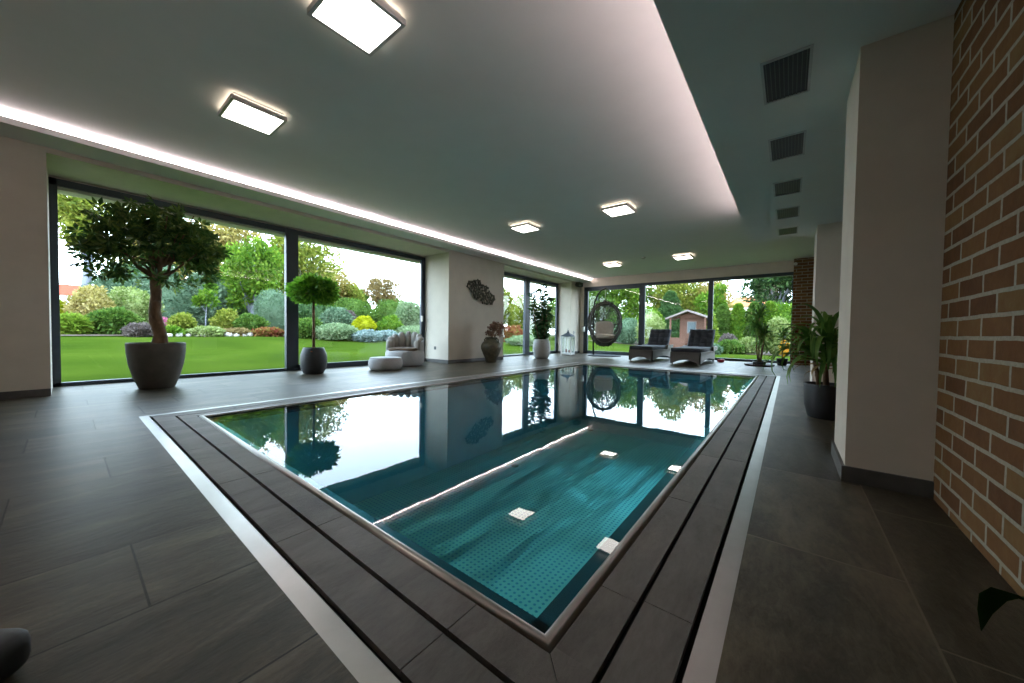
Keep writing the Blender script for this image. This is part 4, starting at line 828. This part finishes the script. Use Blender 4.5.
S('shrub', 'dark red low shrub left of the window mullion', 'shrub', -18.6, 5.75, 0.45, 0.83, REDF, 0.09, 'low', 1200, ry=0.62)
S('shrub', 'soft blue green feathery conifer by the window mullion', 'shrub', -21.3, 6.85, 0.95, 3.05, BLUE, 0.11, 'ball', 4500, tmpl=NEEDLE)
S('shrub', 'spreading bright juniper left of the mullion', 'shrub', -19.6, 5.35, 0.65, 1.50, GRN, 0.09, 'low', 2600, ry=0.62)
for i, (x, y, r, tp, lb) in enumerate(((-34, 8.0, 3.6, 9.9, 'autumn yellow tree rising behind the big green tree'), (-33, 12.6, 3.3, 9.6, 'tall thin leaved birch turning yellow behind the ball headed tree'), (-37, 16.6, 2.6, 7.4, 'loose yellow birch left of the clear sky'), (-35, 4.2, 2.9, 8.8, 'autumn tree behind the spruces'))):
    S('deciduous_tree', lb, 'tree', x, y, r, tp, AUT if i != 1 else YGR, 0.22, 'tree', 6500 if i != 1 else 9000, zb=2.6, clumps=34, jit=0.9)
S('deciduous_tree', 'tall tree with grey trunk at the far left, its crown above the yellow hedge', 'tree', -30.0, 0.75, 1.5, 8.6, YGR, 0.17, 'tree', 3200, zb=4.9, trunk=0.26, clumps=14)
S('conifer', 'pine branch crown hanging beside the grey trunk at far left', 'tree', -31.0, -0.9, 1.2, 8.3, YGR, 0.17, 'tree', 2600, zb=5.0, trunk=0.14, clumps=10)
# right pane
S('shrub', 'low spreading juniper right of the mullion', 'shrub', -17.6, 6.95, 0.85, 1.35, GRN, 0.09, 'low', 3200, ry=0.72)
S('shrub', 'pale green juniper mound behind the round charcoal pot', 'shrub', -16.4, 7.75, 1.0, 1.12, WILL, 0.08, 'low', 3600, ry=0.85)
S('shrub', 'grey blue rounded shrub behind the juniper mound', 'shrub', -19.3, 9.1, 0.95, 2.08, BLUE, 0.10, 'ball', 3600, ry=0.8)
S('shrub', 'dark green conifer behind the stem of the ball headed tree', 'shrub', -22.5, 9.2, 1.5, 2.9, DGRN, 0.11, 'ball', 3600)
S('clipped_ball', 'bright yellow clipped ball shrub on the lawn edge', 'shrub', -17.0, 9.42, 0.57, 1.60, YEL, 0.06, 'ball', 4200)
S('shrub', 'pale blue creeping shrub in front of the yellow ball', 'shrub', -15.6, 8.75, 0.75, 0.80, PBLU, 0.08, 'low', 2400, ry=0.62)
S('shrub', 'white blue silvery ground shrub right of the yellow ball', 'shrub', -15.9, 9.95, 0.7, 0.78, PBLU, 0.08, 'low', 2200, ry=0.62)
S('hedge', 'tall green hedge with arched top behind the yellow ball', 'hedge', -27.0, 14.0, 1.5, 3.5, GRN, 0.12, 'ball', 4500, ry=1.9)
S('hedge', 'tall green hedge with arched top above the lounge chair', 'hedge', -28.0, 18.2, 1.5, 3.75, GRN, 0.12, 'ball', 4500, ry=2.1)
S('hedge', 'low dark hedge joining the two arched hedges', 'hedge', -29.0, 16.0, 1.2, 2.6, DGRN, 0.12, 'ball', 3000, ry=2.2)
S('shrub', 'round green conifer left of the weeping tree', 'shrub', -18.5, 11.9, 0.7, 1.75, BGRN, 0.08, 'ball', 2600)
S('shrub', 'low bright green shrub behind the lounge chair', 'shrub', -17.5, 12.6, 0.9, 1.1, WILL, 0.08, 'low', 2200)
S('deciduous_tree', 'pale green weeping tree at the right edge of the large window', 'tree', -19.5, 13.9, 0.95, 2.75, WILL, 0.13, 'ball', 3600)
S('shrub', 'purple leaved shrub between the yellow ball and the hedge', 'shrub', -22.0, 11.0, 0.8, 2.1, HEATH, 0.1, 'ball', 2400)
S('deciduous_tree', 'rust coloured tree crown over the arched hedges', 'tree', -37.0, 23.0, 2.4, 6.9, BRNF, 0.2, 'tree', 3600, zb=3.0, clumps=16)
S('deciduous_tree', 'yellow green tree between the birch and the rusty tree', 'tree', -36.0, 18.6, 1.6, 5.6, YGR, 0.2, 'tree', 2600, zb=3.0, clumps=12)
S('deciduous_tree', 'far green tree above the left arched hedge', 'tree', -42.0, 22.0, 2.6, 6.2, GRN, 0.22, 'tree', 3000, zb=2.5, clumps=14)
# beyond window_2
S('deciduous_tree', 'yellow green tree at the left of the narrow window', 'tree', -16.5, 19.2, 1.5, 4.0, YGR, 0.13, 'tree', 5200, zb=0.9, clumps=22)
S('deciduous_tree', 'pale golden tree in the middle of the narrow window', 'tree', -18.0, 24.0, 1.9, 3.9, YGR, 0.15, 'tree', 5200, zb=0.9, clumps=22)
S('deciduous_tree', 'fresh green tree behind the tall leafy indoor plant', 'tree', -15.0, 25.5, 1.8, 3.9, BGRN, 0.15, 'tree', 4500, zb=0.7, clumps=20)
S('shrub', 'reddish and green shrub seen through the narrow window', 'shrub', -14.2, 18.0, 0.9, 1.25, REDF, 0.10, 'ball', 2600)
S('shrub', 'green shrub beside the reddish shrub in the narrow window', 'shrub', -13.8, 20.0, 1.0, 1.35, GRN, 0.10, 'ball', 2600)
S('hedge', 'low clipped green hedge across the lawn in the narrow window', 'hedge', -12.4, 17.2, 0.8, 0.62, WILL, 0.08, 'low', 3200, ry=1.7)
# beyond window_3
S('deciduous_tree', 'broad green tree left behind the hanging chair', 'tree', -17.0, 37.0, 3.2, 6.6, GRN, 0.22, 'tree', 6500, zb=0.9, clumps=26)
S('deciduous_tree', 'bright green tree above the left window pane centre', 'tree', -13.8, 38.0, 2.6, 7.3, BGRN, 0.22, 'tree', 6500, zb=1.0, clumps=26)
S('shrub', 'round mid green bush right of the hanging chair', 'shrub', -12.6, 31.5, 1.4, 3.0, GRN, 0.13, 'ball', 4000)
S('shrub', 'soft blue grey bush at the left mullion of the end window', 'shrub', -10.7, 29.5, 1.1, 2.25, BLUE, 0.11, 'ball', 3200)
S('deciduous_tree', 'large yellow green tree filling the middle window pane', 'tree', -10.2, 41.0, 3.2, 8.6, YGR, 0.24, 'tree', 8000, zb=1.2, clumps=32)
S('deciduous_tree', 'large autumn tree right of the centre behind the shed', 'tree', -6.6, 42.0, 2.9, 7.8, AUT, 0.24, 'tree', 6500, zb=1.2, clumps=28)
S('conifer', 'dark green conifer standing behind the shed', 'tree', -8.3, 33.0, 1.35, 4.5, DGRN, 0.14, 'column', 4800)
S('shrub', 'pale green shrub left of the shed', 'shrub', -8.3, 27.5, 1.0, 2.65, PALE, 0.10, 'ball', 3400)
S('shrub', 'fresh green shrub behind the pale shrub', 'shrub', -9.4, 31.0, 1.2, 3.4, BGRN, 0.12, 'ball', 3400)
S('deciduous_tree', 'green tree right behind the shed roof', 'tree', -5.3, 35.0, 1.5, 5.4, BGRN, 0.18, 'tree', 4200, zb=1.2, clumps=18)
S('conifer', 'light green pointed conifer right beside the shed', 'conifer', -3.75, 24.6, 0.55, 2.35, LIME, 0.09, 'cone', 3400)
for i, (x, y, r, tp, lb) in enumerate(((-3.4, 26.2, 0.72, 2.70, 'leftmost columnar green conifer of the row in the right pane'), (-2.55, 26.3, 0.66, 2.75, 'second columnar green conifer from the left in the right pane'), (-1.75, 26.4, 0.66, 2.78, 'third columnar green conifer, just left of the spiky yucca'), (-0.95, 26.6, 0.68, 2.82, 'columnar green conifer hidden partly behind the spiky yucca'))):
    S('conifer', lb, 'conifer', x, y, r, tp, BGRN if i % 2 else GRN, 0.10, 'column', 4200, group='columnar conifers beyond the end window')
S('shrub', 'broad bright green hedge shrub at the right of the end window', 'shrub', -0.2, 27.0, 1.2, 2.95, BGRN, 0.11, 'ball', 4200)
S('shrub', 'tall green shrub at the right frame of the end window', 'shrub', 1.5, 25.5, 1.1, 3.0, GRN, 0.11, 'ball', 3600)
S('deciduous_tree', 'large dark green tree at the top right of the end window', 'tree', -1.0, 36.0, 2.7, 7.6, DGRN, 0.22, 'tree', 7500, zb=2.6, clumps=30)
S('deciduous_tree', 'dark green tree rising at the right edge of the end window', 'tree', 2.4, 34.0, 2.6, 8.2, GRN, 0.22, 'tree', 6000, zb=2.4, clumps=24)
S('shrub', 'small purple brown shrub beneath the conifer row', 'shrub', -2.5, 21.5, 0.45, 0.92, HEATH, 0.07, 'ball', 1800)
S('shrub', 'low green shrub right of the right lounger back', 'shrub', -2.3, 20.3, 0.62, 0.55, GRN, 0.08, 'low', 2000)
S('shrub', 'pale ground cover beside the purple brown shrub', 'shrub', -1.5, 20.8, 0.5, 0.72, PALE, 0.08, 'low', 1800)
S('shrub', 'yellow variegated round shrub right of the spiky yucca', 'shrub', -0.45, 21.2, 0.58, 1.80, PALE, 0.09, 'ball', 2600)
S('flowers', 'orange and yellow flowers low at the right of the end window', 'flowers', -0.15, 19.6, 0.17, 0.66, ORG, 0.045, 'low', 500)
S('shrub', 'blue grey tuft low beside the right lounger back', 'shrub', -2.75, 19.0, 0.3, 0.36, BLUE, 0.07, 'low', 1000)
# stones along the bed edge
ST = plain('pale_garden_stone', (0.42, 0.38, 0.34), 0.9, var=0.3, scale=6, bstr=0.6); rn = random.Random(31)
for i in range(16):
    y = 2.2 + i * 0.26 + rn.uniform(-.05, .05); x = -18.35 - 0.04 * i + rn.uniform(-.12, .12)
    m = MB(); r_ = rn.uniform(0.07, 0.15); m.sell((0, 0, r_ * 0.45), (r_ * 1.2, r_, r_ * 0.75), 0.8, 10, 7); m.v = [(a * rn.uniform(.88, 1.1), b_ * rn.uniform(.88, 1.1), c_) for a, b_, c_ in m.v]
    o = m.build('garden_stone', ST, None, True); o.location = (x, y, hgt(x, y)); tag(o, 'pale stone in the row edging the bed behind the lawn', 'stone', 'stones edging the planting bed')
# garden shed
SHW = woodmat('reddish_boards', [(0.075, 0.034, 0.022), (0.125, 0.058, 0.038)]); SHR = plain('shed_roof_felt', (0.22, 0.17, 0.15), 0.9); SHT = plain('shed_trim', (0.15, 0.12, 0.11), 0.7)
t = thing('garden_shed', 'small reddish wooden garden shed with pitched roof and porch', 'shed', (-5.0, 24.0, -0.12), 0)
m = MB(); fl_ = -0.85; 
m.prism_m([(-0.55, 0), (0.92, 0), (0.92, 1.95), (0.05, 2.30), (-0.55, 2.05)], 0.55, 2.2, lambda u, v, q: (u, q, v))
for k in range(14): m.box(-0.552, 0.922, 0.535, 0.552, 0.02 + k * 0.14, 0.02 + k * 0.14 + 0.125)
m.build('walls', SHW, t)
for sg in (-1, 1):
    m = MB(); m.prism_m([(0.0, 2.40), (sg * 1.28, 1.90), (sg * 1.28, 1.95), (0.0, 2.46)], 0.0, 2.35, lambda u, v, q: (u, q, v)); m.build('roof_slope', SHR, t)
    m = MB(); m.prism_m([(0.0, 2.37), (sg * 1.30, 1.86), (sg * 1.30, 1.97), (0.0, 2.49)], -0.04, 0.0, lambda u, v, q: (u, q, v)); m.build('barge_board', SHT, t)
m = MB(); m.prism_m([(-0.95, 1.98), (0.95, 1.98), (0, 2.36)], 0.42, 0.46, lambda u, v, q: (u, q, v)); m.build('gable', SHW, t)
for q in (-1.0, 0.98): m = MB(); m.box(q - 0.05, q + 0.05, 0.02, 0.12, 0, 2.02); m.build('porch_post', SHW, t)
m = MB(); m.box(-1.0, -0.1, 0.05, 0.09, 0.0, 0.72); m.build('porch_rail', SHW, t)
m = MB(); m.box(-0.12, 0.42, 0.50, 0.54, 1.0, 1.75); m.build('window_frame', SHT, t); m = MB(); m.box(-0.07, 0.37, 0.48, 0.50, 1.05, 1.70); m.build('window_pane', plain('dark_shed_glass', (0.05, 0.07, 0.08), 0.15), t)
# far house
t = thing('far_house', 'distant pale house with orange tiled roof above the conifer row', 'house', (-5.2, 62.0, -0.1), 0.1)
m = MB(); m.box(-2.2, 3.4, 0, 5, 0, 5.1); m.build('walls', WHITEP, t)
m = MB(); m.prism_m([(-2.6, 5.1), (3.8, 5.1), (2.4, 6.5), (-1.2, 6.5)], -0.3, 5.3, lambda u, v, q: (u, q, v)); m.build('roof', plain('orange_tiles', (0.55, 0.22, 0.10), 0.8), t)
t = thing('far_house', 'distant red roofed house above the yellow hedge at far left', 'house', (-60.0, 0.4, 0.5), 0)
m = MB(); m.box(-4, 0, -2.0, 2.2, 0, 3.6); m.build('walls', WHITEP, t)
m = MB(); m.prism_m([(-2.2, 3.6), (2.4, 3.6), (1.6, 4.7), (-1.4, 4.7)], -4.3, 0.2, lambda u, v, q: (q, u, v)); m.build('roof', plain('red_tiles', (0.45, 0.09, 0.05), 0.8), t)
